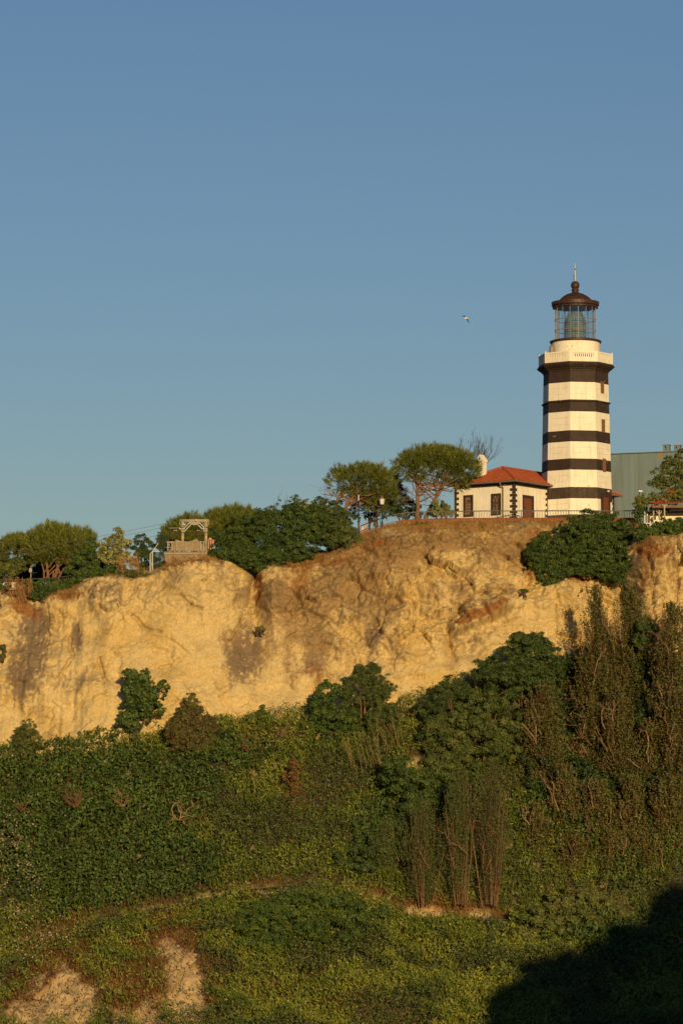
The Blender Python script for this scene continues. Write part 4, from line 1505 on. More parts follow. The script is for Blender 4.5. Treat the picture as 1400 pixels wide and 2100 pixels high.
# ------------------------------------------------------------------ grey building, pavilion
def build_grey():
    b = P(1330, 1075, 305.0)
    rz = R(20)
    t = thing('grey_building', 'windowless grey-green building with chimneys behind the lighthouse', 'building', b, rz)
    t.rotation_euler = (0, 0, -rz)
    z0 = -2.0
    k = FPX / 305.0
    hgt = float(P(1330, 928.5, 305.0)[2] - b[2])
    MB().prism([(-6.5, 0), (7, 0), (7, 12), (-6.5, 12)], z0, hgt).build('wall', M['gray'], t)
    MB().box((.25, -.03, hgt + .035), (13.6, .3, .07)).build('coping', M['gray'], t)
    MB().add([(.95, -.006, hgt - .02), (1.28, -.006, hgt - .02), (1.2, -.006, hgt - .5), (1.05, -.006, hgt - .75)], [(3, 2, 1, 0)]).build('rust_stain', M['grayrust'], t)
    for x0, wd, ht, red in ((1.18, .56, .72, 0), (2.18, .56, .66, 1), (3.1, .6, .82, 0)):
        c = MB().box((x0 + .28, 1.0, hgt + ht / 2), (wd, .6, ht)).build('chimney', M['gray'], t)
        MB().box((x0 + .28, 1.0, hgt + ht + .03), (wd + .10, .7, .06)).build('chimney_cap', M['graycap'] if red else M['gray'], c)
        MB().box((x0 + .24, .693, hgt + ht - .17), (.10, .012, .2)).build('smoke_vent', M['windark'], c)
        if not red:
            MB().box((x0 + .28, .695, hgt + ht / 2), (.04, .012, ht - .1)).build('groove', M['windark'], c)


build_grey()


def build_pavilion():
    Y = 273.4
    b = P(1360, 1084, Y)
    k = FPX / Y
    X = lambda px: (px - 1360) / k
    Zf = lambda py: float(P(1360, py, Y)[2] - b[2])
    t = thing('pavilion', 'open pavilion with cream wall, forked wooden posts and a tiled roof under creeper', 'pavilion', b)
    MB().box((X(1378), 2.0, (Zf(1046) + Zf(1084)) / 2), (X(1420) - X(1337), .2, Zf(1040) - Zf(1084))).build('wall', M['cream'], t)
    MB().box((X(1376), .9, Zf(1080)), (X(1425) - X(1330), 3.4, .5)).build('floor_slab', M['concrete'], t)
    MB().box((X(1346), -.62, Zf(1075)), (.62, .25, .55)).build('parapet_block', M['cream'], t)
    # side with windows
    for px in (1324, 1329.5, 1335):
        MB().box((X(px), 1.0 + (px - 1324) * .05, (Zf(1046) + Zf(1070)) / 2), (.09, .09, Zf(1044) - Zf(1070))).build('window_post', M['steel'] if px < 1334 else M['brownwood'], t)
    MB().box((X(1329), 1.6, (Zf(1046) + Zf(1070)) / 2), (.5, .05, Zf(1044) - Zf(1070))).build('window_glass', M['windark'], t)
    # roof
    V = [(X(1334), -.9, Zf(1035)), (X(1425), -.9, Zf(1031)), (X(1425), 2.4, Zf(1018)), (X(1330), 2.4, Zf(1020)),
         (X(1334), -.9, Zf(1037)), (X(1425), -.9, Zf(1033)), (X(1425), 2.4, Zf(1021)), (X(1330), 2.4, Zf(1023))]
    roof = MB().add(V, [(0, 1, 2, 3), (4, 7, 6, 5), (0, 4, 5, 1), (1, 5, 6, 2), (2, 6, 7, 3), (3, 7, 4, 0)]).build('roof', M['oldtile'], t)
    tm = MB().add([(-.1, 0, 0), (-.05, 0, .06), (.05, 0, .06), (.1, 0, 0), (-.09, .42, .12), (-.045, .42, .17), (.045, .42, .17), (.09, .42, .12)],
                  [(0, 1, 5, 4), (1, 2, 6, 5), (2, 3, 7, 6), (0, 3, 2, 1)]).mesh('eave_tile', M['oldtile'])
    for i in range(17):
        f = (i + .5) / 17
        link_mesh('eave_tile', tm, roof, (V[0][0] + (V[1][0] - V[0][0]) * f, -.98, V[0][2] + (V[1][2] - V[0][2]) * f - .01))
    MB().box((X(1380), .7, Zf(1040)), (X(1425) - X(1336), 2.6, .2)).build('soffit', M['brownwood'], t)
    aw = MB()
    for i in range(20):
        x = X(1340) + i * .17
        aw.add([(x, 1.75, Zf(1044)), (x + .16, 1.75, Zf(1044)), (x + .16, 1.72, Zf(1047)), (x + .08, 1.72, Zf(1048.2)), (x, 1.72, Zf(1047))], [(4, 3, 2, 1, 0)])
    aw.build('awning_edge', M['brownwood'], t)
    for px, ptop, pfork, y in ((1339, 1048, None, -.3), (1351, 1047, 1056, -.2), (1360.5, 1034, 1043, -.75)):
        p_ = MB().box((X(px), y, (Zf(ptop) + Zf(1079)) / 2), (.11, .11, Zf(ptop) - Zf(1079))).build('post', M['timber'], t)
        if pfork:
            for s in (-1, 1):
                MB().beam((X(px), y, Zf(pfork)), (X(px + s * 6), y, Zf(ptop + 1)), .08).build('brace', M['timber'], p_)
    # white gate-like guard
    wb = P(1328, 1091, 272.6)
    t2 = thing('white_guard_rail', 'white metal guard rail at the corner below the pavilion', 'railing', wb)
    for dx, h0, h1, dy in ((-.24, .28, .72, 0), (-.10, .1, .68, .1), (.22, 0, .70, 0)):
        MB().box((dx, dy, (h0 + h1) / 2), (.045, .045, h1 - h0)).build('post', M['lampwhite'], t2)
    MB().beam((-.24, 0, .72), (.22, 0, .70), .045).build('bar', M['lampwhite'], t2)
    MB().beam((-.10, 0, .62), (.2, 0, .04), .035).build('bar', M['lampwhite'], t2)
    MB().beam((-.24, 0, .3), (-.1, 0, .12), .035).build('bar', M['lampwhite'], t2)


build_pavilion()


def build_gull():
    c = P(955, 652, 300)
    k = 300 / FPX
    t = thing('gull', 'gull gliding in the clear sky left of the lantern', 'gull', c)
    S = lambda x, y, d=0.0: (x * k, d, -y * k)
    MB().tube([S(-4.5, -0.8), S(-3, -.6), S(-.5, .0), S(1.6, .4), S(3.2, .3), S(4.0, .3)], [.01, .06, .085, .07, .045, .015], 8).build('body', M['gullwhite'], t, smooth=True)
    MB().add([S(-3.4, -.9, -.03), S(-5.6, -1.2, -.10), S(-5.8, -.4, .08), S(-3.2, .1, .03)], [(0, 1, 2, 3)]).build('tail', M['gullwhite'], t)
    wa = [(0.2, -.8, 1.3), (-2.4, -3.4, 1.4), (-5.0, -4.6, 1.1), (-8.2, -5.4, .2)]
    wb = [(1.6, .8, 1.3), (3.6, 4.2, 1.4), (5.2, 7.2, 1.1), (7.4, 10.6, .2)]
    for w, sg in ((wa, -1), (wb, 1)):
        V, F = [], []
        for x, y, ch in w:
            dep = .10 * sg
            V += [S(x + ch * .3, y - ch * .1, -.14 * ch), S(x, y - .25, 0), S(x - ch * .35, y + ch * .25, .16 * ch), S(x, y + .28, 0)]
        for i in range(3):
            for j in range(4):
                a, b2 = 4 * i + j, 4 * i + (j + 1) % 4
                F.append((a, b2, b2 + 4, a + 4))
        F.append((12, 13, 14, 15))
        MB().add(V, F).build('wing', M['gulldark'], t, smooth=True)
    MB().tube([S(4.0, .3), S(5.0, .5)], [.018, .004], 5).build('beak', M['yellow'], t)


build_gull()

# ------------------------------------------------------------------ vegetation
def surf_y(px, py):
    """cliff or slope point under photo position"""
    return ground(px, py)


def leafset(C, N, L, W, rng, down=0.0, fold=0.18, jitter=0.5):
    """folded diamond leaves: centres C, facing N"""
    n = len(C)
    N = unit(N + rng.normal(size=(n, 3)) * jitter)
    t = rng.normal(size=(n, 3)) + np.array([0, 0, -down])
    t = unit(t - N * (t * N).sum(1, keepdims=True))
    b = np.cross(N, t)
    L = (np.asarray(L) * (0.6 + 0.8 * rng.random(n)))[:, None]
    W = (np.asarray(W) * (0.7 + 0.6 * rng.random(n)))[:, None]
    V = np.stack([C - t * L * .5, C + b * W * .5 + N * W * fold, C + t * L * .5, C - b * W * .5 + N * W * fold], 1)
    return V.reshape(-1, 3)


def blades(C, D, L, W, rng):
    """narrow three-cornered blades from C along D"""
    n = len(C)
    s = np.cross(D, rng.normal(size=(n, 3)))
    s = unit(s)
    L = (np.asarray(L) * (0.7 + 0.6 * rng.random(n)))[:, None]
    W = np.asarray(W)
    W = W[:, None] if W.ndim else W
    V = np.stack([C - s * W * .5, C + s * W * .5, C + D * L], 1)
    return V.reshape(-1, 3)


def tint_of(n, rng, clump=None, base=0.45, spread=0.22, cs=0.2):
    t = base + rng.normal(size=n) * spread
    if clump is not None:
        cl = rng.normal(size=clump.max() + 1) * cs
        t = t + cl[clump]
    return np.clip(t, 0, 1)


def in_lobes(lobes, n, rng, shell=0.55, front=True, grow_noise=0.25):
    """points spread through a set of ellipsoids (cx, cy, cz, rx, ry, rz); normals point outwards"""
    lb = np.array(lobes, float)
    w = (lb[:, 3] * lb[:, 5] + lb[:, 3] * lb[:, 4] + lb[:, 4] * lb[:, 5])
    idx = rng.choice(len(lb), n, p=w / w.sum())
    d = unit(rng.normal(size=(n, 3)))
    if front:
        f = (d[:, 1] > 0.35) & (rng.random(n) < 0.75)
        d[f, 1] *= -1
    r = shell + (1 - shell) * rng.random(n) ** 0.6
    C = lb[idx, :3]
    Rr = lb[idx, 3:]
    ns = 1 + grow_noise * 1.2 * fbm(d[:, 0] * 2.4 + C[:, 0], d[:, 1] * 2.4 + C[:, 2], d[:, 2] * 2.4, octv=3, gain=.75)
    r = r * np.where(rng.random(n) < .12, 1 + .28 * rng.random(n), 1)
    pts = C + d * Rr * r[:, None] * ns[:, None]
    nor = unit(d / Rr)
    return pts, nor


def leafy_crown(lobes, nclump, per, cr, L, W, rng, matname, down=.4, shell=.55, front=True, out=.55, base=.45, flat=.7, gn=.25, padk=1.0):
    """leaves gathered in many small pads all over the lobes, with gaps between the pads"""
    lb = np.array(lobes, float)
    area = float((lb[:, 3] * lb[:, 5]).sum() * 3.1)
    pr0 = np.clip(.30 * np.median(np.minimum(lb[:, 3], lb[:, 5])), .12, .36)
    K = max(14, int(area * .62 * padk / pr0 ** 2))
    C, N = in_lobes(lobes, K, rng, shell, front, gn)
    pr = pr0 * rng.uniform(.6, 1.35, K)
    n = nclump * per
    w = pr ** 2
    ci = rng.choice(K, n, p=w / w.sum())
    d = unit(rng.normal(size=(n, 3)) + N[ci] * .7 + np.array([0, -.25, .45]))
    c = C[ci] + d * (pr[ci] * (.45 + .8 * rng.random(n)))[:, None] * np.array([1.15, 1.0, .75])
    nn = unit(d + np.array([0, -.1, .25]))
    V = leafset(c, nn, np.full(n, L), np.full(n, W), rng, down, jitter=.5)
    return V, np.repeat(tint_of(n, rng, ci, base, .17, .2), 4)


def grow(p, d, ln, r, depth, rng, out, nseg=5, gnarl=.22, up=.1, split=(2, 3), spread=.7, shrink=.68):
    p = np.array(p, float)
    d = unit(np.array(d, float))
    path, rad = [p.copy()], [r]
    for i in range(nseg):
        d = unit(d + rng.normal(size=3) * gnarl + np.array([0, 0, up]))
        p = p + d * ln / nseg
        path.append(p.copy())
        rad.append(max(r * (1 - .5 * (i + 1) / nseg), .006))
    out.append((path, rad))
    if depth > 0:
        for k in range(rng.integers(split[0], split[1] + 1)):
            i = rng.integers(2, nseg + 1)
            nd = unit(d + rng.normal(size=3) * spread)
            grow(path[i], nd, ln * shrink * rng.uniform(.75, 1.15), rad[i] * .72, depth - 1, rng, out, nseg, gnarl, up, split, spread, shrink)


def tubes_mesh(name, paths, m, n=5):
    mb = MB()
    for pth, rad in paths:
        mb.tube(pth, rad, n, cap=False)
    return mb.mesh(name, m, True)


def plant(name, label, cat, base, parts, group=None):
    """parts: (part name, mesh in world coordinates)"""
    t = thing(name, label, cat, base, group=group)
    for nm, me in parts:
        me.transform(Matrix.Translation(-Vector(tuple(map(float, base)))))
        link_mesh(nm, me, t)
    return t


def lobes_px(lst, Yin):
    """(px, py, half width px, half height px[, depth m, dY]) -> ellipsoids"""
    out = []
    Y = Yin
    for l in lst:
        dy = l[5] if len(l) > 5 else 0
        if Yin is None:
            Y = ground(l[0], min(l[1] + .35 * l[3], 2160))[1] - 1.0
        c = P(l[0], l[1], Y + dy)
        k = (Y + dy) / FPX
        rx, rz = l[2] * k, l[3] * k
        ry = l[4] if len(l) > 4 and l[4] else 0.8 * min(rx, rz * 1.3)
        out.append((c[0], c[1], c[2], rx, ry, rz))
    return out


def rng_of(seed):
    return np.random.default_rng(seed)


def stems_to(base, lobes, rng, r=.09, n=5):
    out = []
    for i in range(n):
        l = lobes[i % len(lobes)]
        e = np.array(l[:3]) + rng.normal(size=3) * np.array(l[3:]) * .35
        b = np.array(base) + rng.normal(size=3) * np.array([.15, .1, 0])
        m = (b + e) / 2 + rng.normal(size=3) * .15
        out.append(([b - [0, 0, .4], m, e], [r, r * .7, r * .3]))
    return out


def shrub(name, label, px_base, py_base, Y, lob, seed, m='l_bush', nclump=None, per=28, L=.2, W=.12, cr=.26, group=None, down=.4, base=.45, wood='darktwig', shell=.48, dens=1.0, twigs=0, gn=.25, padk=1.0):
    rng = rng_of(seed)
    lobes = lobes_px(lob, Y)
    area = sum(l[3] * l[5] * 3.1 for l in lobes)
    if nclump is None:
        nclump = int(dens * .8 * max(30, area * 34 * (.12 / (L * W * 5)) ** .5))
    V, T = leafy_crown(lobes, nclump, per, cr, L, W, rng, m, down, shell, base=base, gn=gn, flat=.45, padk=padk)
    b = P(px_base, py_base, Y if Y is not None else ground(px_base, py_base)[1])
    st = stems_to(b, lobes, rng)
    if twigs:
        for i in range(twigs):
            l = lobes[rng.integers(len(lobes))]
            d = unit(rng.normal(size=3) * [1, .6, 1] + [0, -.3, .5])
            s = np.array(l[:3]) + d * np.array(l[3:]) * .35
            grow(s, d, max(l[3], l[5]) * .8, .03, 1, rng, st, 4, .25, .1)
    cat = name.split("_")[-1]
    return plant(name, label, cat, b, [('crown', np_mesh('crown', V, 4, M[m], T)), ('stem', tubes_mesh('stem', st, M[wood]))], group)


# ---------------------------------------------------------------- pines
def pine(name, label, px_base, py_base, Y, trunks, lob, seed, ntuft=1500, up=.6, blade=.34, group=None, limbs=26, tb=.5, m='l_pine', bare=0, bw=.05):
    """trunks: lists of (px, py, radius m)"""
    rng = rng_of(seed)
    lobes = lobes_px(lob, Y)
    C, N = in_lobes(lobes, ntuft, rng, .62, True, .22)
    low = N[:, 2] < -.25
    keep = ~low | (rng.random(ntuft) < .45)
    C, N = C[keep], N[keep]
    per = 16
    ci = np.repeat(np.arange(len(C)), per)
    ax = unit(N + np.array([0, 0, up]))
    D = unit(ax[ci] + rng.normal(size=(len(ci), 3)) * .38)
    c = C[ci] + ax[ci] * (rng.random((len(ci), 1)) * .28) + rng.normal(size=(len(ci), 3)) * .05
    V = blades(c, D, np.full(len(ci), blade), bw, rng)
    T = np.repeat(tint_of(len(ci), rng, ci, tb, .15, .2), 3)
    paths = []
    ends = []
    for tr in trunks:
        pth = [P(a, b2, Y) for a, b2, r in tr]
        pth[0] = pth[0] - np.array([0, 0, .6])
        fine, rad = [], []
        for i in range(len(pth) - 1):
            for f in np.linspace(0, 1, 4)[:-1 if i < len(pth) - 2 else None]:
                fine.append(pth[i] + (pth[i + 1] - pth[i]) * f + (rng.normal(size=3) * .03 if 0 < f < 1 else 0))
                rad.append(tr[i][2] + (tr[i + 1][2] - tr[i][2]) * f)
        paths.append((fine, rad))
        ends.append(fine)
    limbp = []
    for i in range(limbs):
        e = ends[rng.integers(len(ends))]
        s = e[int(len(e) * rng.uniform(.45, 1)) - 1]
        l = lobes[rng.integers(len(lobes))]
        d = rng.normal(size=3)
        d[2] = -abs(d[2]) * .35
        tgt = np.array(l[:3]) + unit(d) * np.array(l[3:]) * rng.uniform(.5, .95)
        mid = (s + tgt) / 2 + rng.normal(size=3) * .22 + [0, 0, -.15]
        limbp.append(([s, mid, tgt], [.07, .045, .012]))
        if rng.random() < .8:
            grow(mid, tgt - mid + rng.normal(size=3) * .4, np.linalg.norm(tgt - mid) * .9, .03, 1, rng, limbp, 4, .3, .05)
    for i in range(bare):
        e = ends[rng.integers(len(ends))]
        s = e[int(len(e) * rng.uniform(.3, .9))]
        d = np.array([rng.choice([-1, 1]) * rng.uniform(.5, 1), rng.uniform(-.4, .4), rng.uniform(-.05, .5)])
        grow(s, d, rng.uniform(.9, 2.0), .035, 2, rng, limbp, 5, .25, .03)
    b = P(px_base, py_base, Y)
    parts = [('crown', np_mesh('crown', V, 3, M[m], T)), ('limb', tubes_mesh('limb', limbp, M['bark']))]
    for pth in paths:
        parts.append(('trunk', tubes_mesh('trunk', [pth], M['bark'], 8)))
    return plant(name, label, 'pine tree', b, parts, group)


pine('umbrella_pine', 'leaning umbrella pine with bare reddish trunk left of the street lamp', 697, 1082, 279.5,
     [[(695, 1085, .17), (702, 1058, .15), (713, 1030, .13), (722, 1008, .11), (735, 990, .07)], [(690, 1066, .11), (690, 1035, .10), (694, 1015, .08), (706, 1003, .05)]],
     [(735, 988, 48, 30), (765, 985, 34, 30), (700, 985, 28, 24), (785, 1000, 25, 32), (795, 1022, 18, 24), (745, 968, 30, 14), (770, 1040, 16, 18), (735, 1006, 26, 12)], 21, 1500, .5, .30, bare=14, bw=.042)
pine('umbrella_pine', 'broad umbrella pine with two reddish trunks beside the house', 860, 1068, 280.5,
     [[(856, 1070, .19), (857, 1040, .17), (856, 1010, .15), (853, 985, .12), (850, 965, .08)], [(864, 1070, .18), (880, 1045, .16), (895, 1018, .14), (905, 995, .10), (915, 975, .06)], ],
     [(885, 945, 60, 26), (845, 955, 36, 26), (935, 955, 42, 28), (890, 965, 60, 20), (955, 972, 24, 22), (828, 962, 18, 16), (915, 935, 30, 16), (880, 935, 30, 18), (940, 985, 22, 14)], 22, 2300, .55, .30, limbs=34, bare=20, bw=.042)
pine('umbrella_pine', 'dome-crowned pine with a cluster of trunks above the promenade fence at the left', 105, 1190, 277.5,
     [[(100, 1200, .13), (98, 1175, .12), (96, 1150, .10)], [(93, 1200, .08), (90, 1175, .07), (84, 1150, .05)], [(108, 1200, .16), (114, 1178, .14), (122, 1150, .12)], [(112, 1200, .12), (122, 1182, .10), (131, 1166, .07)], [(110, 1192, .1), (109, 1170, .08)]],
     [(115, 1112, 50, 32), (85, 1120, 36, 32), (150, 1115, 36, 28), (178, 1118, 20, 28), (70, 1138, 26, 20), (110, 1135, 50, 20), (160, 1140, 34, 22), (120, 1095, 28, 14)], 23, 1900, .9, .36, limbs=5, tb=.62)
pine('young_pine', 'small yellow-green pine crown behind the dark tree at the left edge', 36, 1195, 282,
     [[(36, 1200, .12), (36, 1150, .1), (38, 1120, .05)]], [(38, 1118, 26, 18), (52, 1125, 18, 18), (20, 1124, 20, 16)], 24, 600, 1.0, .34, limbs=8, tb=.66)
pine('young_pine', 'bushy pine rising behind the left post of the timber portal', 365, 1145, 279,
     [[(362, 1160, .13), (364, 1130, .12), (366, 1100, .06)]], [(365, 1100, 28, 30), (385, 1085, 28, 26), (348, 1110, 20, 26), (402, 1092, 22, 30), (375, 1120, 36, 26), (415, 1110, 16, 26), (340, 1122, 14, 24)], 25, 1500, .9, .34, limbs=10, tb=.52)
pine('young_pine', 'spiky light green pine just right of the timber portal', 470, 1130, 279,
     [[(470, 1150, .15), (472, 1110, .12), (474, 1080, .06)]], [(475, 1072, 44, 28), (440, 1078, 26, 26), (505, 1074, 24, 26), (455, 1095, 44, 26), (495, 1095, 34, 26), (430, 1096, 18, 22)], 26, 1500, 1.1, .42, limbs=10, tb=.62)
pine('dark_pine', 'dark low pine in the gap behind the street lamp', 770, 1076, 288,
     [[(772, 1080, .12), (772, 1040, .1)], [(756, 1080, .08), (757, 1040, .06)]], [(770, 1035, 26, 26), (745, 1040, 24, 22), (800, 1000, 18, 34), (815, 1022, 18, 18), (790, 1040, 16, 14)], 27, 800, .4, .3, limbs=10, tb=.25)
shrub('dark_bush', 'dark round bush under the broad umbrella pine left of its trunks', 832, 1068, 284, [(832, 1042, 26, 18), (850, 1046, 16, 16), (812, 1050, 12, 14)], 28, 'l_dark', L=.14, W=.07)


def cactus():
    rng = rng_of(31)
    b = P(905, 1066, 279.5)
    t = thing('prickly_pear', 'prickly pear with pale flat pads behind the railing left of the house', 'cactus', b)
    k = 279.5 / FPX
    spots = []
    for i in range(58):
        a, r_ = rng.uniform(0, math.pi), rng.uniform(.2, 1)
        spots.append((-2 + 24 * r_ * math.cos(a), 6 + 28 * r_ * math.sin(a)))
    padm = []
    for j in range(3):
        w = .17 + .03 * j
        V, F = [], []
        n = 9
        for s in (-.03, .03):
            for q in range(n):
                a = 2 * math.pi * q / n
                V.append((w * math.sin(a), s, .21 - .23 * math.cos(a)))
        F = [tuple(range(n)), tuple(range(n, 2 * n))[::-1]] + [(q, (q + 1) % n, n + (q + 1) % n, n + q) for q in range(n)]
        padm.append(MB().add(V, F).mesh('pad', M['cactus']))
    for x, z in spots:
        o = link_mesh('pad', padm[rng.integers(3)], t, (x * k, rng.uniform(-.4, .4), z * k))
        o.rotation_euler = (rng.normal() * .35, rng.normal() * .5, rng.uniform(-1.2, 1.2))
    for x in (-.4, 0, .35):
        MB().tube([(x, 0, -.3), (x * 1.1, .05, .7)], [.12, .08], 6).build('stem', M['bark'], t)


cactus()


def bare_tree():
    rng = rng_of(33)
    Y = 289
    b = P(968, 1066, Y)
    out = []
    for pth in ([(940, 1068), (941, 1040), (939, 1015), (942, 990)], [(968, 1066), (972, 1010), (980, 970), (985, 945)]):
        w = [P(a, c, Y) for a, c in pth]
        out.append((w, [.14, .11, .09, .06]))
    for s, n, sp_ in ((P(985, 950, Y), 9, 1), (P(978, 965, Y), 8, 1), (P(955, 960, Y), 8, .8), (P(945, 955, Y), 6, .6), (P(990, 960, Y), 7, 1)):
        for i in range(n):
            d = np.array([rng.uniform(-.6, .9), rng.uniform(-.3, .3), rng.uniform(.6, 1.0)])
            grow(s, d, rng.uniform(1.1, 1.9), .026, 2, rng, out, 5, .13, .10, (2, 3), .32, .62)
    plant('bare_tree', 'leafless tree with fine branches behind the chimney of the house', 'tree', b, [('branches', tubes_mesh('branches', out[2:], M['darktwig'], 4)), ('trunk', tubes_mesh('trunk', out[:2], M['darktwig'], 7))])
    out = []
    Y = 280
    b = P(572, 1075, Y)
    for px in (562, 567, 574, 578, 583, 588):
        s = P(px, 1070, Y)
        grow(s, (rng.uniform(-.1, .2), 0, 1), rng.uniform(1.4, 2.5), .022, 1, rng, out, 6, .08, .08, (2, 4), .25, .5)
    plant('bare_shrub', 'leafless grey twigs standing up out of the ivy bank', 'shrub', b, [('twigs', tubes_mesh('twigs', out, M['darktwig'], 4))])


bare_tree()

# ---------------------------------------------------------------- along the cliff top
shrub('dark_tree', 'dark spreading tree at the left edge over the promenade fence', 10, 1205, 275.4, [(10, 1140, 38, 34), (-15, 1150, 30, 36), (32, 1160, 18, 20), (5, 1170, 36, 18)], 41, 'l_olive', L=.17, W=.06, base=.32, dens=1.1)
shrub('leafy_tree', 'dark green broadleaf tree on the right flank of the left pine', 178, 1190, 274.5, [(180, 1148, 24, 30), (160, 1165, 22, 20), (192, 1170, 16, 18), (185, 1120, 14, 18)], 42, 'l_ivy', L=.17, W=.09)
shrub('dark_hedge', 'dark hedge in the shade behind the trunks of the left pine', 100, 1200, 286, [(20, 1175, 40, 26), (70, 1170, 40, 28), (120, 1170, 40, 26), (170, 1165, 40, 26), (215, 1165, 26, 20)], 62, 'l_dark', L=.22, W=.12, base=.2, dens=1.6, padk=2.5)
shrub('silvery_tree', 'small tree with pale silvery leaves between the two left pines', 238, 1178, 274, [(242, 1104, 20, 18), (228, 1125, 22, 20), (250, 1125, 20, 18), (238, 1145, 30, 18), (215, 1140, 12, 14)], 43, 'l_pale', L=.30, W=.13, per=12, down=.8, base=.5, dens=1.2)
shrub('dark_tree', 'dark feathery tree left of the green mesh fence', 295, 1172, 275, [(293, 1110, 16, 16), (280, 1125, 20, 16), (305, 1128, 20, 18), (295, 1148, 30, 18)], 44, 'l_dark', L=.16, W=.06)
shrub('low_ivy', 'ivy spilling along the cliff edge below the left pine', 120, 1215, 272.2, [(110, 1200, 30, 14), (80, 1205, 22, 12), (145, 1200, 26, 14), (175, 1190, 30, 16), (210, 1178, 26, 14), (240, 1170, 20, 12), (160, 1208, 26, 10), (60, 1200, 14, 10)], 45, 'l_ivy', L=.16, W=.09)
shrub('low_bush', 'round dark bush on the cliff edge at the left below the promenade fence', 88, 1228, 271.2, [(88, 1218, 18, 14), (72, 1222, 14, 12), (100, 1216, 14, 12)], 46, 'l_dark', L=.15, W=.05)
shrub('low_bush', 'small dark bush at the left edge of the cliff top', 8, 1212, 272.5, [(8, 1202, 14, 10), (-6, 1204, 12, 10)], 47, 'l_ivy', L=.15, W=.09)
shrub('low_bush', 'flat dark scrub on the cliff edge below the silvery tree', 290, 1186, 270.8, [(285, 1178, 20, 8), (315, 1182, 20, 6), (265, 1176, 14, 8)], 48, 'l_olive', L=.13, W=.05, base=.3)
shrub('ivy_bank', 'long dark green ivy bank along the cliff top between the portal and the leaning pine', 540, 1165, 274.5,
      [(455, 1120, 26, 36), (445, 1142, 18, 24, .8, -2), (490, 1115, 36, 44), (530, 1105, 40, 52), (575, 1095, 40, 56), (615, 1090, 36, 50), (650, 1090, 34, 46), (475, 1140, 30, 18, .9, -3), (515, 1146, 34, 20, .9, -3.4), (560, 1142, 38, 22, .9, -3.0), (610, 1130, 34, 24, .9, -1.5), (590, 1060, 26, 18), (555, 1065, 24, 20), (540, 1068, 20, 18), (640, 1062, 30, 20), (675, 1085, 26, 34), (530, 1164, 12, 10, .5, -4), (600, 1045, 14, 10), (520, 1058, 14, 8), (655, 1052, 14, 10)], 49, 'l_ivy', L=.125, W=.075, per=46, base=.36, dens=.85, gn=.6, padk=2.2)
shrub('spreading_bush', 'spreading bush with visible stems at the end of the ivy bank below the leaning pine', 705, 1132, 272.8, [(700, 1100, 34, 24), (720, 1108, 22, 20), (680, 1110, 22, 20), (705, 1080, 24, 14), (730, 1112, 14, 14)], 50, 'l_bush', L=.18, W=.08, twigs=10)
shrub('golden_bush', 'yellow-green bush on top of the ivy bank left of the leaning pine', 630, 1050, 276.5, [(620, 1042, 20, 16), (640, 1046, 26, 14), (665, 1050, 22, 12), (600, 1048, 12, 10)], 51, 'l_olive', L=.14, W=.08, base=.75)
shrub('dark_bush', 'dark bush crown between the golden bush and the leaning pine', 688, 1070, 277, [(680, 1048, 22, 20), (700, 1060, 20, 20), (655, 1036, 20, 14), (715, 1066, 14, 16)], 52, 'l_dark', L=.15, W=.08)
shrub('cliff_shrub', 'large dark green shrub draped over the cliff edge below the lighthouse', 1210, 1130, 271.6,
      [(1215, 1085, 46, 36, 1.2), (1180, 1105, 44, 36, 1.2), (1250, 1100, 40, 38, 1.2), (1215, 1125, 76, 40, 1.3, -.5), (1140, 1128, 44, 34, 1.0, -.6), (1108, 1130, 22, 26, .8, -.6), (1270, 1140, 32, 44, 1.1, -.6), (1150, 1165, 40, 22, .8, -1.4), (1125, 1182, 22, 26, .7, -2.0), (1255, 1178, 36, 20, .8, -1.2),
       (1200, 1150, 60, 26, 1.0, -1.0), (1292, 1120, 12, 26, .8), (1235, 1060, 18, 12, .6), (1100, 1152, 16, 20, .6, -1.3), (1130, 1200, 12, 13, .4, -2.2), (1195, 1172, 18, 8, .4, -1.6), (1285, 1178, 16, 20, .6, -1.2)], 53, 'l_ivy', L=.14, W=.085, per=44, base=.32, dens=.85, down=.8, padk=1.9, gn=.5)
shrub('cliff_shrub', 'leafy shrub on the cliff top below the pavilion', 1350, 1110, 268.2, [(1330, 1090, 24, 14), (1360, 1088, 30, 18), (1390, 1086, 28, 20), (1318, 1098, 14, 16), (1310, 1080, 12, 14), (1420, 1088, 20, 18)], 54, 'l_ivy', L=.18, W=.10)
shrub('climber_column', 'dark climber covering the corner post left of the pavilion', 1310, 1085, 274.2, [(1309, 1062, 10, 26), (1312, 1040, 12, 16), (1305, 1080, 10, 12)], 55, 'l_dark', L=.16, W=.09)
shrub('roof_creeper', 'light green creeper spread over the pavilion roof', 1360, 1040, 274.0, [(1330, 1022, 24, 12), (1360, 1020, 30, 10), (1395, 1016, 30, 12), (1315, 1030, 14, 14), (1425, 1014, 20, 12)], 56, 'l_olive', L=.16, W=.08, base=.5)
shrub('wall_creeper', 'low creeper over the stones under the pavilion wall at the right edge', 1385, 1072, 272.6, [(1385, 1069, 26, 6), (1415, 1074, 22, 10), (1366, 1074, 10, 7)], 57, 'l_ivy', L=.15, W=.09)
shrub('broadleaf_tree', 'open-crowned broadleaf tree in front of the grey building', 1380, 1030, 281, [(1385, 960, 30, 26), (1360, 975, 26, 24), (1400, 945, 26, 22), (1375, 998, 32, 18), (1350, 992, 14, 14), (1415, 980, 26, 36), (1395, 1010, 30, 14)], 58, 'l_bush', L=.19, W=.10, per=14, dens=1.15, base=.62, shell=.3)


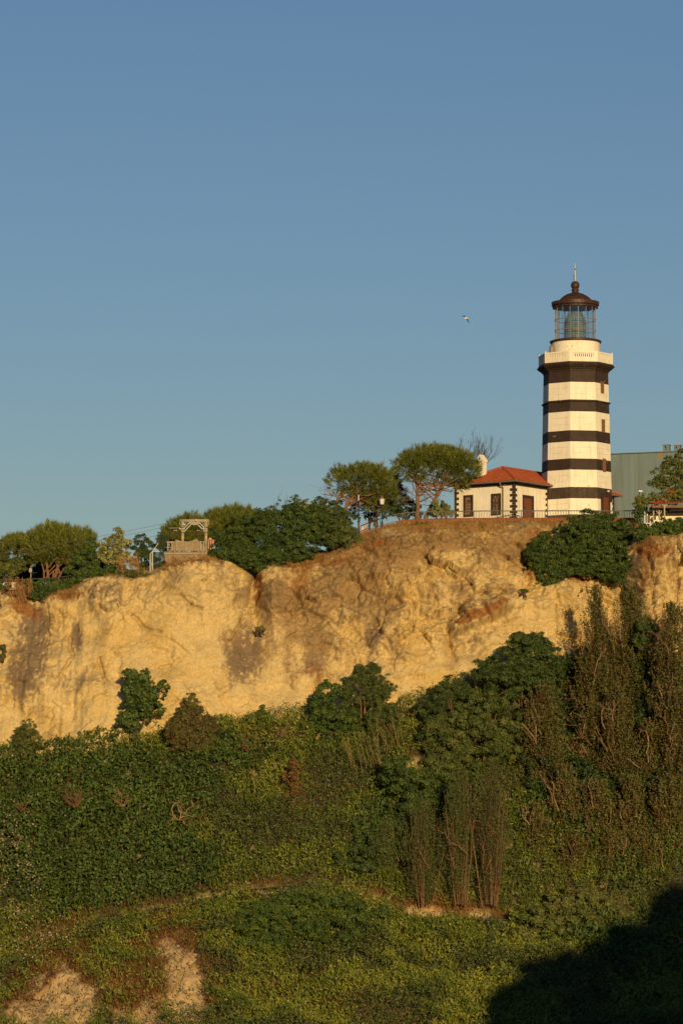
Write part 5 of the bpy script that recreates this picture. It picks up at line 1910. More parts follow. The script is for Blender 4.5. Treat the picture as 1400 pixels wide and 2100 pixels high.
def vine_flowers():
    rng = rng_of(61)
    for i, (px, py) in enumerate(((1339, 1030), (1350, 1028), (1362, 1026), (1376, 1008))):
        b = P(px, py, 272.2)
        t = thing('flower_cluster', ['orange trumpet flowers at the left end of the pavilion eave', 'orange trumpet flowers over the eave left of the forked post', 'orange trumpet flowers above the forked pavilion post', 'orange trumpet flowers high in the pavilion creeper'][i], 'flowers', b, group='trumpet flowers on the pavilion')
        C = rng.normal(size=(26, 3)) * [.14, .1, .06]
        V = leafset(C, unit(rng.normal(size=(26, 3)) + [0, -1, .3]), np.full(26, .09), np.full(26, .06), rng)
        link_mesh('petals', np_mesh('petals', V, 4, M['flower']), t)
        link_mesh('flower_stem', MB().tube([(0, .1, -.15), (0, 0, .02)], .015, 4).mesh('flower_stem', M['darktwig']), t)


vine_flowers()


# ---------------------------------------------------------------- trees at the foot of the cliff
def column_tree(name, label, cat, px, base_py, top_py, half_px, seed, m='l_poplar', Y=None, dens=1.0, L=.15, W=.06, steep=2.0, branches=6, lean=0.0, wood='bark2', group=None, brtop=.75, tw=1.3, cr=.10, brx=None, base=.45, nstem=3):
    """upright tree: sprays of leaves climb steeply from the stems; bare crooked boughs show on its left side"""
    rng = rng_of(seed)
    g = ground(px, base_py)
    if Y is None:
        Y = g[1] - 0.8
    b = P(px, base_py, Y)
    k = Y / FPX
    Ht = (base_py - top_py) * k
    hw = half_px * k
    n = int(dens * Ht * hw * 2 * 24)
    f = rng.random(n) ** .9
    # profile of the column: narrow at top, fullest at a third, uneven
    wv = np.interp(f, [0, .12, .35, .7, .9, 1], [.6, .9, 1.0, .85, .62, .35])
    nl = 5
    lx, lh = rng.uniform(-.75, .75, nl), rng.uniform(.55, 1.0, nl)
    lh[0], lx[0] = 1.0, rng.uniform(-.2, .2)
    lead = rng.integers(0, nl, n)
    f = f * lh[lead]
    side = rng.normal(size=n) * .30 + lx[lead] * (.35 + .65 * np.clip(f * 2, 0, 1))
    depth = rng.normal(size=n) * .45 - .15
    lob = 1 + .45 * fbm(f * 6 + seed, side * 1.5, octv=2)
    sx = side * wv * hw * lob
    sy = depth * wv * hw * .9
    s = b + np.stack([sx + lean * f * Ht, sy, f * Ht - .45], 1)
    d = unit(np.stack([side * .55 + rng.normal(size=n) * .25, depth * .4 + rng.normal(size=n) * .25, steep * np.ones(n)], 1))
    ln = tw * (.5 + .7 * rng.random(n)) * np.where(f > .9, .5, 1)
    per = 11
    ci = np.repeat(np.arange(n), per)
    t = np.tile(np.linspace(.1, 1, per), n)
    c = s[ci] + d[ci] * (ln[ci] * t)[:, None] + rng.normal(size=(len(ci), 3)) * cr * (1.15 - t)[:, None]
    nn = unit(rng.normal(size=(len(ci), 3)) * .7 + np.array([0, -.6, .5]))
    V = leafset(c, nn, np.full(len(ci), L), np.full(len(ci), W), rng, -.6)
    tl = tint_of(len(ci), rng, ci, base, .12, .12)
    if m == 'l_poplar':                      # withered twigs on the left flank
        dead = (side < -.05) & (rng.random(n) < .25) | (rng.random(n) < .08)
        tl = np.where(dead[ci], .12 * rng.random(len(ci)), np.clip(tl, .38, 1))
    T = np.repeat(tl, 4)
    stem = []
    rng_h = rng.uniform(.55, 1.1, nstem)
    for j in range(nstem):
        x0 = rng.normal() * (.2 if nstem < 5 else .5) * hw
        sw = 1 if nstem < 5 else .3
        pth = []
        for q in np.linspace(-.05, .82, 9):
            pth.append(b + np.array([x0 * (.5 + q if nstem > 4 else 1) + lean * q * Ht + rng.normal() * .08 * sw, (.1 if nstem < 5 else -.55 * hw) + rng.normal() * .08, q * Ht * (1 if nstem < 5 else rng_h[j])]))
        stem.append((pth, list(np.linspace(.11, .03, 9) * sw)))
    boughs = []
    bl = []
    for j in range(branches):
        boughs = []
        bl.append(boughs)
        q = rng.uniform(.12, brtop)
        xo = rng.uniform(-.95, -.25) if rng.random() < .72 else rng.uniform(0, .8)
        s0 = b + np.array([xo * hw * .75 + lean * q * Ht, -hw * rng.uniform(.55, .95), q * Ht])
        dd = np.array([rng.uniform(-.55, .15), -.12, 1.0])
        grow(s0, dd, min(rng.uniform(1.2, 2.6), Ht * .35), .05, 2, rng, boughs, 6, .30, .14, (1, 3), .55, .62)
    parts = [('crown', np_mesh('crown', V, 4, M[m], T)), ('trunk', tubes_mesh('trunk', stem, M[wood], 6))]
    for j, bo in enumerate(bl):
        parts.append(('bough', tubes_mesh('bough', bo, M['bark2' if (wood == 'bark' and j % 3 == 0) else wood], 5)))
    return plant(name, label, cat, b, parts, group)


PG = 'upright trees in the gully at the right'
pop = [
    (1224, 1580, 1200, 37, 'tallest upright tree, standing under the left side of the big cliff shrub', 9, 261),
    (1288, 1560, 1195, 34, 'tall upright tree under the right side of the big cliff shrub', 8, 261.5),
    (1378, 1600, 1235, 34, 'upright tree at the right edge in front of the rock buttress', 6, 257.5),
    (1122, 1650, 1400, 36, 'slim upright tree in front of the round tree', 7, 257.0),
    (1212, 1660, 1430, 26, 'upright tree with crooked bare boughs beside the dark gap below the round tree', 12, 258.5),
    (1266, 1670, 1400, 36, 'upright tree with pale forked boughs at mid height of the right gully', 9, 256.5),
    (1392, 1680, 1420, 34, 'upright tree at the right edge at mid height', 5, 255),
    (1334, 1700, 1480, 28, 'upright tree with one long bare orange bough near the right edge', 6, 256),
    (1158, 1770, 1570, 34, 'upright tree with a fan of bare boughs at the foot of the gully', 12, 253.5),
    (1232, 1790, 1600, 38, 'upright tree beside bare boughs at the centre of the grove', 6, 253),
    (1302, 1800, 1590, 36, 'leafy upright tree in the lower right grove', 4, 252.5),
    (1378, 1815, 1590, 40, 'leafy upright tree at the right edge just above the shade', 4, 252),
    (1098, 1800, 1650, 26, 'small upright tree at the lower left end of the grove', 5, 252),
    (1262, 1820, 1710, 34, 'short leafy upright tree above the low thicket', 3, 251),
    (1335, 1835, 1720, 36, 'short leafy upright tree where the shade begins', 3, 250.5),
    (1185, 1820, 1715, 32, 'short upright tree directly above the low thicket', 4, 251),
]
for i, (px, by, ty, hw_, lab, br, yy) in enumerate(pop):
    column_tree('upright_tree', lab, 'tree', px, by, ty, hw_ * 1.2, 100 + i, Y=yy, branches=max(2, br - 2), group=PG, base=.50 if by < 1700 else .66, dens=2.4, L=.215, W=.085, wood='bark')

shrub('dark_thicket', 'added dark leaf mass standing in for shade between the upright trees of the right gully', 1250, 1700, None,  # added leaf mass; its dark colour stands in for shade between the trees
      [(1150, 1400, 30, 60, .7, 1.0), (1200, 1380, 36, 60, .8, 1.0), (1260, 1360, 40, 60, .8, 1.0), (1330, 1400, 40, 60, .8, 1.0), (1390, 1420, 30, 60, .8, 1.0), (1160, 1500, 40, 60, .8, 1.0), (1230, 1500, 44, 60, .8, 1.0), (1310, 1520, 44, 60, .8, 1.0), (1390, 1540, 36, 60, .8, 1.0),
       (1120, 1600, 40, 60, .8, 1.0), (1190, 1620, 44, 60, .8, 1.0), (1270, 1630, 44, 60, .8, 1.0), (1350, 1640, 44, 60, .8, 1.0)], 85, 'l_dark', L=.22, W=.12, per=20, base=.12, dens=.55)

TG = 'feathery dry shrubs above the path'
for i, (px, by, ty, hw_, lab) in enumerate([
    (868, 1850, 1645, 34, 'leftmost feathery brown-green shrub above the path'),
    (945, 1845, 1575, 36, 'tall feathery shrub with a bare forked stem above the path'),
    (1005, 1845, 1560, 34, 'tall feathery shrub with reddish twigs on the right above the path'),
    (800, 1790, 1690, 34, 'low feathery green shrub left of the row above the path')]):
    column_tree('feathery_shrub', lab, 'shrub', px, by, ty, hw_ * 1.05, 140 + i, 'l_tam', Y=None, dens=2.6, L=.20, W=.04, steep=3.0, branches=3 if i in (1, 2) else 1, wood='twig', group=TG, tw=1.5, cr=.08, base=(.6, .75, .45, .9)[i], nstem=(10, 12, 14, 3)[i])

shrub('fig_tree', 'dark fig tree climbing up the bare cliff at the left', 275, 1515, 262.0,
      [(288, 1392, 24, 18, .7), (276, 1420, 26, 26, .8), (305, 1420, 26, 22, .8), (280, 1455, 30, 28, .8), (308, 1450, 18, 26, .7), (268, 1480, 18, 22, .6), (335, 1404, 8, 6, .3), (332, 1426, 9, 8, .3), (268, 1386, 10, 12, .4), (262, 1470, 16, 14, .5), (295, 1385, 9, 10, .4)], 71, 'l_ivy', L=.24, W=.17, per=18, cr=.17, down=1.0, base=.36, twigs=4, dens=1.1, padk=1.05, gn=.5)
shrub('conifer_bush', 'pointed brown-green bush right of the fig tree', 395, 1560, 260.0, [(392, 1450, 18, 22, .6), (385, 1480, 32, 28, .9), (415, 1485, 26, 24, .8), (365, 1505, 24, 28, .8), (400, 1520, 48, 34, 1.1), (432, 1505, 18, 18, .6), (355, 1500, 12, 16, .5), (392, 1432, 7, 12, .3)], 72, 'l_poplar', L=.16, W=.06, per=24, base=.42, twigs=5, padk=1.8, dens=1.6)
shrub('small_tree', 'small round dark tree alone against the foot of the cliff at the left edge', 58, 1556, 262.4, [(55, 1502, 26, 16, .7), (40, 1510, 16, 14, .5), (70, 1515, 18, 16, .6), (50, 1530, 20, 18, .6), (58, 1490, 16, 10, .4)], 73, 'l_olive', L=.13, W=.05, per=24, base=.3, twigs=8)
shrub('pointed_shrub', 'little pointed green shrub against the cliff foot left of centre', 537, 1485, 262.2, [(537, 1458, 7, 12, .3), (537, 1470, 14, 10, .4), (548, 1474, 8, 8, .3)], 74, 'l_ivy', L=.15, W=.09)
shrub('leafy_tree', 'rounded dark green tree just left of the airy tree at the cliff foot', 680, 1520, 261.3, [(668, 1420, 24, 22, .8), (660, 1450, 26, 28, .9), (690, 1445, 28, 28, .9), (680, 1480, 44, 28, 1.1), (715, 1475, 20, 26, .8), (655, 1480, 20, 24, .7), (670, 1402, 12, 8, .4)], 75, 'l_ivy', L=.17, W=.10, per=24, base=.4)
shrub('airy_tree', 'airy fine-leaved tree in the middle of the cliff foot', 748, 1478, 261.6, [(752, 1385, 34, 22, .9), (735, 1405, 36, 24, .9), (775, 1405, 32, 24, .9), (750, 1430, 44, 20, .9), (790, 1420, 20, 16, .6), (715, 1412, 18, 14, .6), (765, 1372, 16, 10, .5), (735, 1375, 14, 10, .5)], 76, 'l_bush', L=.11, W=.045, per=26, cr=.2, base=.4, wood='bark', twigs=16, shell=.3, dens=1.25)
shrub('leafy_bush', 'bushy green shrub right of the airy tree at the cliff foot', 800, 1490, 260.8, [(790, 1460, 28, 24, .8), (820, 1468, 22, 18, .6), (770, 1475, 22, 20, .7)], 77, 'l_bush', L=.15, W=.08)
shrub('leafy_bush', 'dark domed bush at the cliff foot left of the round tree', 920, 1480, 260.2, [(918, 1415, 36, 26, 1.0), (895, 1440, 34, 28, 1.0), (945, 1435, 28, 26, .9), (915, 1465, 56, 26, 1.1), (868, 1455, 18, 18, .6)], 78, 'l_dark', L=.14, W=.07, per=26, base=.5, twigs=8)
shrub('round_tree', 'large round dark-leaved tree against the right part of the cliff', 1070, 1450, 260.5,
      [(1075, 1335, 50, 34, 1.4), (1040, 1355, 46, 34, 1.3), (1105, 1350, 42, 40, 1.3), (1010, 1385, 36, 26, 1.0), (1060, 1395, 80, 36, 1.6), (1120, 1390, 40, 40, 1.2), (992, 1375, 20, 18, .6), (1095, 1315, 30, 16, .8)], 79, 'l_dark', L=.18, W=.10, per=26, base=.45, twigs=10)
shrub('spreading_tree', 'broad spreading green tree with pale twigs below the round tree', 985, 1600, 257.5,
      [(985, 1450, 50, 34, 1.4), (935, 1480, 48, 36, 1.4), (1035, 1470, 44, 36, 1.3), (980, 1510, 70, 40, 1.6), (920, 1530, 44, 36, 1.3), (1050, 1520, 36, 40, 1.2), (890, 1500, 24, 30, 1.0), (970, 1560, 60, 36, 1.4), (900, 1570, 36, 36, 1.2)], 80, 'l_bush', L=.18, W=.09, per=26, base=.5, twigs=26, wood='twig')
shrub('low_thicket', 'low leafy thicket with twisted bare branches at the edge of the shade', 1170, 1935, None,
      [(1150, 1860, 50, 34, 1.4), (1205, 1855, 50, 30, 1.4), (1250, 1870, 44, 28, 1.2), (1110, 1885, 44, 34, 1.3), (1170, 1900, 70, 30, 1.5), (1275, 1885, 26, 20, .9), (1080, 1910, 26, 26, .9)], 81, 'l_bush', L=.27, W=.11, per=24, base=.85, dens=1.2, twigs=34, wood='twig')
shrub('green_thicket', 'dense green thicket below the path in the middle of the slope', 640, 1960, None,
      [(560, 1870, 50, 30, 1.2), (620, 1855, 56, 30, 1.2), (690, 1865, 56, 32, 1.2), (740, 1885, 44, 30, 1.1), (600, 1900, 80, 34, 1.4), (680, 1910, 80, 34, 1.4), (520, 1905, 40, 34, 1.1), (560, 1935, 50, 26, 1.0), (780, 1880, 24, 20, .8)], 82, 'l_ivy', L=.17, W=.08, per=26, base=.5, dens=.9)
shrub('leafy_bush', 'dark leafy bush in the hollow left of the feathery shrubs', 780, 1790, None, [(760, 1740, 46, 36, 1.2), (800, 1720, 40, 36, 1.1), (730, 1765, 40, 26, 1.0), (790, 1760, 40, 28, 1.0), (840, 1690, 34, 40, 1.1)], 83, 'l_dark', L=.19, W=.10, per=24, base=.5)
shrub('leafy_bush', 'deep green bush halfway up the slope below the spreading tree', 870, 1660, 254, [(860, 1610, 44, 36, 1.2), (900, 1625, 40, 36, 1.1), (830, 1640, 36, 30, 1.0), (880, 1655, 50, 26, 1.1), (810, 1580, 30, 30, .9)], 84, 'l_ivy', L=.18, W=.10, per=24, base=.42)


# ---------------------------------------------------------------- bare-branched shrubs on the left slope
def bare_shrub(label, px, py, w_px, h_px, seed, m='bark2', n=7, r=.05, depth=2, gn=.3, spread=.6):
    r *= 1.35
    rng = rng_of(seed)
    g = ground(px, py)
    Y = g[1] - 1.7
    b = P(px, py, Y)
    k = Y / FPX
    out = []
    for i in range(n):
        d = np.array([rng.uniform(-1, 1) * w_px / h_px, -.4, rng.uniform(.5, 1)])
        ln = math.hypot(d[0] * h_px, h_px * d[2]) * k * .62
        grow(b + rng.normal(size=3) * [.12, .05, .05], d, ln, r, depth, rng, out, 6, gn, .06, (2, 3), spread, .6)
    return plant('bare_shrub', label, 'shrub', b, [('branches', tubes_mesh('branches', out, M[m], 5))])


bare_shrub('pale twisted dead branches sprawling in the ivy left of centre', 365, 1683, 55, 60, 91, 'bark2', 7, .042, 2, .42)
bare_shrub('fan of thin brown bare branches high on the left slope', 155, 1655, 60, 70, 92, 'twig', 11, .026)
bare_shrub('thin upright bare branches in the ivy near the left edge', 45, 1665, 30, 40, 93, 'twig', 7, .022)
bare_shrub('pale forked bare branches in the ivy right of the brown fan', 250, 1655, 50, 45, 94, 'bark2', 9, .024)
bare_shrub('single bare stick leaning at the left edge of the slope', 28, 1735, 14, 45, 95, 'bark2', 2, .03, 1)
bare_shrub('small bare branch lying above the shade at the right edge', 1395, 1935, 22, 14, 96, 'bark2', 3, .035, 1)
bare_shrub('cluster of dry reddish stems at the cliff foot left of centre', 508, 1540, 18, 45, 97, 'twig', 7, .024, 2, .2)
bare_shrub('dry reddish stem standing in the scrub below the pointed shrub', 572, 1510, 14, 34, 98, 'twig', 5, .03, 2, .2)
bare_shrub('short broken dry stump left of the rounded tree', 648, 1515, 10, 30, 99, 'bark2', 3, .04, 1, .3)


def reeds(label, px, py, w_px, h_px, seed, n=40):
    rng = rng_of(seed)
    g = ground(px, py)
    Y = g[1] - .7
    b = P(px, py, Y)
    k = Y / FPX
    out, C, D = [], [], []
    for i in range(n):
        s = b + np.array([rng.uniform(-1, 1) * w_px * k, rng.normal() * .3, rng.uniform(-.2, .5)])
        d = unit(np.array([-.25 + rng.normal() * .12, -.1, 1]))
        e = s + d * h_px * k * rng.uniform(.6, 1.1)
        if i < 14:
            out.append(([s, (s + e) / 2 + rng.normal(size=3) * .03, e], [.02, .016, .008]))
        for q in range(34):
            f = rng.uniform(.35, 1.05)
            C.append(s + (e - s) * f + rng.normal(size=3) * .1)
            D.append(unit(d + rng.normal(size=3) * .5))
    V = blades(np.array(C), np.array(D), np.full(len(C), .26), .035, rng)
    T = np.repeat(np.clip(.5 + rng.normal(size=len(C)) * .2, 0, 1), 3)
    return plant('dry_reeds', label, 'reeds', b, [('leaves', np_mesh('leaves', V, 3, M['l_straw' if seed > 204 else 'l_olive' if seed % 2 else 'l_red'], T)), ('stalk', tubes_mesh('stalk', out, M['bark2'], 4))])


reeds('tall yellow-brown reeds with pale stalks leaning left in the middle of the slope', 755, 1590, 34, 80, 201, 26)
reeds('yellow-brown reeds above the leaning clump near the cliff foot', 800, 1540, 30, 70, 203, 24)
shrub('dry_shrub', 'rust-brown dry shrub standing alone in the green left of centre', 603, 1660, 254.5, [(607, 1568, 12, 10, .4), (596, 1590, 18, 13, .5), (606, 1612, 14, 10, .4), (600, 1630, 26, 9, .6), (588, 1640, 16, 8, .4)], 202, 'l_red', L=.13, W=.06, per=18, wood='twig', shell=.3, base=.4)
reeds('rust-brown dry weeds on the slope below the spreading tree', 818, 1620, 10, 44, 204, 14)
reeds('pale dry grass clump beside the cables at the cliff top', 268, 1182, 22, 42, 205, 24)
reeds('dry straw grass in front of the base of the timber portal', 385, 1172, 44, 26, 209, 40)
reeds('straw-coloured grass on the cliff edge below the promenade fence', 45, 1232, 22, 34, 207, 26)


# ---------------------------------------------------------------- ground cover
def canopy(x, Y, amp):
    """height of the plant cover over the ground"""
    b = np.abs(fbm(x * .42 + 3, Y * .55 + 8, octv=3))
    b2 = np.abs(fbm(x * 1.15 + 31, Y * 1.3 + 2, octv=2))
    return amp * (.10 + .85 * (1 - 1.3 * b) + .45 * (1 - 1.6 * b2) + .18 * fbm(x * 2.6, Y * 2.6, octv=2))


def scatter(n, rng, x0=-29, x1=30.5, y0=224, y1=266.5):
    x = rng.uniform(x0, x1, n)
    Y = rng.uniform(y0, y1, n)
    Ys, _ = prof(x)
    ok = Y < Ys[:, 4] + .6
    x, Y = x[ok], Y[ok]
    z = HG(x, np.minimum(Y, Ys[ok, 4]))
    px, py = proj(x, Y, z)
    ok = (px > -70) & (px < 1480) & (py < 2190)
    x, Y, z, px, py = (a[ok] for a in (x, Y, z, px, py))
    # keep clear of path and bare earth
    Ys, _ = prof(x)
    onpath = (Y > Ys[:, 2] - 1.6) & (Y < Ys[:, 3] + .15) & (px > 800) & (px < 1045)
    onpath |= (Y > Ys[:, 2] - 1.0) & (Y < Ys[:, 3] + .15) & (rng.random(len(Y)) < .88) & (px < 860)
    e = np.clip(EARTHF(px, py) + .55 * fbm(x * .7, z * .7, Y * .7, octv=5, gain=.65), 0, 1.3)
    ok = ~onpath & (rng.random(len(x)) > sstep(.36, .62, e) * .93)
    return tuple(a[ok] for a in (x, Y, z, px, py))


IVYZ = [(210, 1720, 240, 110, 1.0), (60, 1600, 120, 80, .8), (280, 1600, 140, 70, .8), (150, 1830, 170, 60, .9), (300, 1790, 140, 70, .8), (420, 1560, 60, 60, .6), (480, 1560, 80, 50, .55), (780, 1720, 80, 70, .8), (680, 1520, 60, 40, .6),
        (900, 1660, 80, 80, .7), (1150, 1600, 160, 160, .6), (1300, 1700, 150, 160, .6), (640, 1880, 120, 40, .5), (1250, 1950, 200, 100, .5), (1350, 1450, 100, 150, .6), (600, 1570, 60, 40, .4)]


def build_cover():
    rng = rng_of(301)
    x, Y, z, px, py = scatter(370000, rng)
    iv = np.clip(blobs(px, py, IVYZ), 0, 1.2) + .35 * fbm(x * .25, Y * .3, octv=3)
    rz = np.clip(blobs(px, py, REDZ), 0, 1) + .22 * fbm(x * .6 + 9, Y * .6, octv=3)
    u = rng.random(len(x))
    sc = fbm(x * .16 + 50, Y * .2 + 20, octv=4)
    kind = np.where(u < rz * .75, 2, np.where(iv + (rng.random(len(x)) - .5) * .3 > .52, 0, np.where(sc + (rng.random(len(x)) - .5) * .2 > .12, 3, 1)))
    up = np.array([0, -.35, .8])

    def normals(i, amp, eps=.12):
        gx = (canopy(x[i] + eps, Y[i], amp) - canopy(x[i] - eps, Y[i], amp)) / (2 * eps)
        gy = (canopy(x[i], Y[i] + eps, amp) - canopy(x[i], Y[i] - eps, amp)) / (2 * eps)
        return unit(np.stack([-gx, -gy - .7, np.ones(len(i))], 1))
    # ivy and large-leaved scrub
    for kk, nm, lab, cat, mm, amp, L, W, tb in ((0, 'ivy_cover', 'dense dark ivy and broad-leaved scrub covering the slope', 'ivy', 'l_ivy', 1.25, .25, .14, .46),
                                                (3, 'scrub_cover', 'bushy olive-green scrub growing in patches among the weeds', 'scrub', 'l_bush', 1.35, .19, .08, .55)):
        i = np.where(kind == kk)[0]
        h = canopy(x[i], Y[i], amp) * (1 - .5 * rng.random(len(i)) ** 2)
        N = normals(i, amp)
        C = np.stack([x[i], Y[i] - .3 * h, z[i] + h * .85], 1)
        V = leafset(C, N, np.full(len(i), L), np.full(len(i), W), rng, .8 if kk == 0 else -.3, jitter=.5)
        T = np.clip(tb + .30 * fbm(x[i] * .35, Y[i] * .35 + 5, octv=3) + rng.normal(size=len(i)) * .2, 0, 1)
        tag(link_mesh(nm, np_mesh(nm, V, 4, M[mm], np.repeat(T, 4))), lab, cat, kind='stuff')
    # weeds
    i = np.where(kind == 1)[0]
    h = np.clip(.15 + .85 * canopy(x[i], Y[i], 1.0), .05, 2)
    hh = h * (1 - .6 * rng.random(len(i)) ** 1.5)
    C = np.stack([x[i], Y[i] - .25 * hh, z[i] + hh], 1)
    N = normals(i, 1.0)
    yel = sstep(1820, 1960, py[i]) * sstep(380, 520, px[i])
    T = np.clip(.47 + .42 * fbm(x[i] * .28 + 21, Y[i] * .34, octv=4) + .16 * yel + rng.normal(size=len(i)) * .22, 0, 1)
    j = rng.random(len(i)) < .62
    V = leafset(C[j], N[j], np.full(j.sum(), .25), np.full(j.sum(), .105), rng, -.2, jitter=.55)
    tag(link_mesh('weed_cover', np_mesh('weed_cover', V, 4, M['l_weed'], np.repeat(T[j], 4))), 'mid green weeds and low herbs covering the slope', 'weeds', kind='stuff')
    j = ~j
    D = unit(np.stack([rng.normal(size=j.sum()) * .5 - .1, rng.normal(size=j.sum()) * .3 - .3, np.ones(j.sum()) * .8], 1))
    V = blades(C[j] - D * .2, D, np.full(j.sum(), .42), .055, rng)
    tag(link_mesh('grass_cover', np_mesh('grass_cover', V, 3, M['l_weed'], np.repeat(np.clip(T[j] + .12, 0, 1), 3))), 'green grass blades among the weeds of the slope', 'grass', kind='stuff')
    # rusty dry weeds
    i = np.where(kind == 2)[0]
    h = .35 * rng.random(len(i)) + .08
    C = np.stack([x[i], Y[i] - .15, z[i] + h * .6], 1)
    D = unit(np.stack([rng.normal(size=len(i)) * .5, rng.normal(size=len(i)) * .3 - .3, np.full(len(i), .9)], 1))
    V = blades(C, D, np.full(len(i), .36), .055, rng)
    T = np.clip(.35 + rng.normal(size=len(i)) * .25, 0, 1)
    tag(link_mesh('dry_weed_cover', np_mesh('dry_weed_cover', V, 3, M['l_red'], np.repeat(T, 3))), 'rust-brown dry weeds round the bare earth and along the path', 'dry weeds', kind='stuff')
    # stones lying on the bare earth
    qx, qY = rng.uniform(-29, 12, 60000), rng.uniform(225, 250, 60000)
    qz = HG(qx, qY)
    ax, ay = proj(qx, qY, qz)
    e = np.clip(EARTHF(ax, ay) + .55 * fbm(qx * .7, qz * .7, qY * .7, octv=5, gain=.65), 0, 1.3)
    i3 = np.where((e > .5) & (rng.random(len(e)) < .35))[0][:380]
    base_ = np.array([(-1, -1, -.6), (1, -1, -.6), (1, 1, -.6), (-1, 1, -.6), (-.6, -.7, .6), (.7, -.5, .7), (.5, .7, .5), (-.7, .5, .6)])
    fq = np.array([(0, 1, 5, 4), (1, 2, 6, 5), (2, 3, 7, 6), (3, 0, 4, 7), (4, 5, 6, 7)])
    sz = .04 + .13 * rng.random(len(i3)) ** 3
    Vr = base_[None] * sz[:, None, None] * rng.uniform(.6, 1.3, (len(i3), 1, 3)) + rng.normal(size=(len(i3), 8, 3)) * sz[:, None, None] * .25
    Vr = Vr + np.stack([qx[i3], qY[i3] - .1, qz[i3] - .16], 1)[:, None]
    Fr = (fq[None] + 8 * np.arange(len(i3))[:, None, None]).reshape(-1, 4)
    tag(link_mesh('rubble', np_mesh('rubble', Vr, 4, M['stone2'], F=Fr)), 'loose stones on the bare earth low on the slope', 'stones', kind='stuff')
    # pale blossom at the left
    FL = [(30, 1770, 34, 50, 1.0), (60, 1830, 30, 30, .8), (20, 1740, 20, 40, .9), (60, 1940, 50, 36, .6), (30, 1905, 40, 20, .5), (5, 1840, 12, 20, .6)]
    i = np.where(rng.random(len(x)) < .75 * np.clip(blobs(px, py, FL), 0, 1) * (.25 + 1.1 * np.clip(fbm(x * 1.2, Y * 1.2, octv=2), 0, 1)))[0]
    C = np.stack([x[i], Y[i] - .45, z[i] + canopy(x[i], Y[i], 1.05) * .95 + .05], 1)
    V = leafset(C, np.tile(up, (len(i), 1)), np.full(len(i), .15), np.full(len(i), .12), rng)
    tag(link_mesh('blossom', np_mesh('blossom', V, 4, M['l_white'], np.repeat(rng.random(len(i)), 4))), 'pale pink-white blossom scattered over the scrub at the left edge', 'blossom', kind='stuff')
    k_ = np.where((kind == 1) & (rng.random(len(x)) < .006))[0]
    C = np.stack([x[k_], Y[k_] - .3, z[k_] + .75], 1)
    V = leafset(C, np.tile(up, (len(k_), 1)), np.full(len(k_), .08), np.full(len(k_), .08), rng)
    tag(link_mesh('tiny_flowers', np_mesh('tiny_flowers', V, 4, M['l_white'], np.repeat(rng.random(len(k_)), 4))), 'tiny pale flowers dotted over the green weeds', 'flowers', kind='stuff')


build_cover()


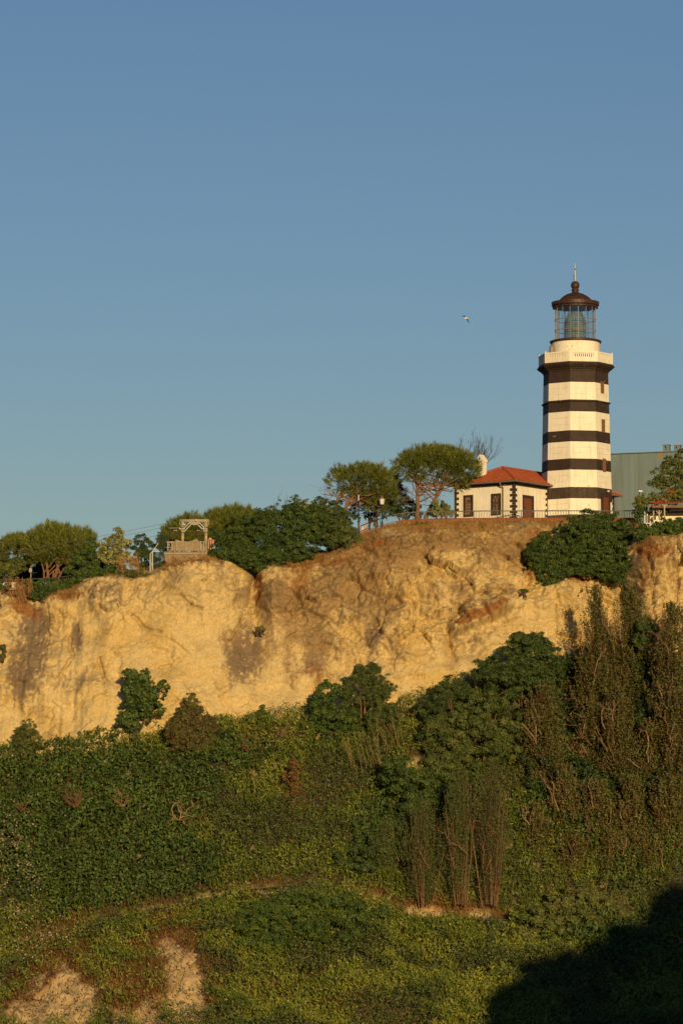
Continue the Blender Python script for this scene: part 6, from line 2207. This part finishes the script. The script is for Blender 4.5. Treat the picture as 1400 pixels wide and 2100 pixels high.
def build_cliff_grass():
    """dry turf along the lip and brow, sown on the finished cliff surface"""
    rng = rng_of(401)
    nr, nc, _ = CL_V.shape
    r = rng.integers(185, nr - 1, 190000)
    c = rng.integers(30, nc - 30, 190000)
    p = CL_V[r, c] + rng.normal(size=(190000, 3)) * [.05, .03, .02]
    px, py = proj(p[:, 0], p[:, 1], p[:, 2])
    f = (r - 199) / (nr - 199)
    nz = fbm(p[:, 0] * .45, p[:, 2] * .6, octv=4)
    dens = sstep(0.2, .85, f + .6 * nz) * .7
    dens = dens * np.interp(px, [0, 60, 200, 330, 560, 740, 830, 1100, 1310, 1400], [.9, 1, .9, .8, .9, .8, .45, .45, .9, .9])
    dens = np.clip(dens + .7 * blobs(px, py, [(980, 1085, 60, 9, 1), (870, 1085, 40, 10, .8), (760, 1120, 40, 14, .8), (640, 1150, 60, 14, .9), (130, 1222, 50, 12, .9), (45, 1240, 30, 20, .7), (1325, 1118, 50, 14, .9)]), 0, 1)
    ok = rng.random(len(px)) < dens * .8
    ok &= (px > -60) & (px < 1460)
    p, px, py = p[ok], px[ok], py[ok]
    D = unit(np.stack([rng.normal(size=len(p)) * .4, -.45 + rng.normal(size=len(p)) * .3, np.full(len(p), .8)], 1))
    V = blades(p, D, np.full(len(p), .24), .035, rng)
    red = blobs(px, py, [(250, 1185, 80, 16, .5), (640, 1150, 100, 20, .5), (770, 1120, 50, 20, .4), (1325, 1120, 60, 20, .4), (130, 1222, 60, 14, .5)])
    T = np.clip(.55 - .35 * red + .2 * fbm(p[:, 0] * .5, p[:, 2] * .7, octv=3) + rng.normal(size=len(p)) * .2, 0, 1)
    tag(link_mesh('dry_turf', np_mesh('dry_turf', V, 3, M['l_straw'], np.repeat(T, 3))), 'orange-brown dry turf along the top edge of the cliff', 'dry grass', kind='stuff')
    # small green tufts hanging on the rock face
    for i, (qx, qy, w, h_, m) in enumerate(((532, 1289, 12, 5, 'l_olive'), (545, 1215, 8, 10, 'l_dark'), (6, 1326, 5, 4, 'l_ivy'), (5, 1345, 4, 3, 'l_ivy'), (865, 1078, 22, 8, 'l_olive'), (1072, 1212, 8, 5, 'l_ivy'), (1185, 1210, 9, 6, 'l_ivy'), (1325, 1285, 22, 16, 'l_ivy'), (1312, 1310, 14, 20, 'l_ivy'))):
        g = ground(qx, qy)
        lab = ['flat olive tuft on the bare rock face left of centre', 'dark tuft in the cleft below the ivy bank', 'upper tiny leafy tuft on the rock at the left edge', 'lower tiny leafy tuft on the rock at the left edge', 'brown-green tuft under the trunks of the broad umbrella pine',
               'small leafy sprig hanging left of the big cliff shrub tail', 'small leafy sprig under the big cliff shrub', 'leafy climber on the foot of the rock buttress', 'dark climber in the cleft left of the rock buttress'][i]
        shrub('rock_plant', lab, qx, qy + h_ * .6, (259.5 if i == 7 else 259.8 if i == 8 else g[1] - .55), [(qx, qy, w, h_), (qx + w * .5, qy + h_ * .2, w * .6, h_ * .8)], 410 + i, m, L=.12, W=.07, per=20, cr=.1)


build_cliff_grass()
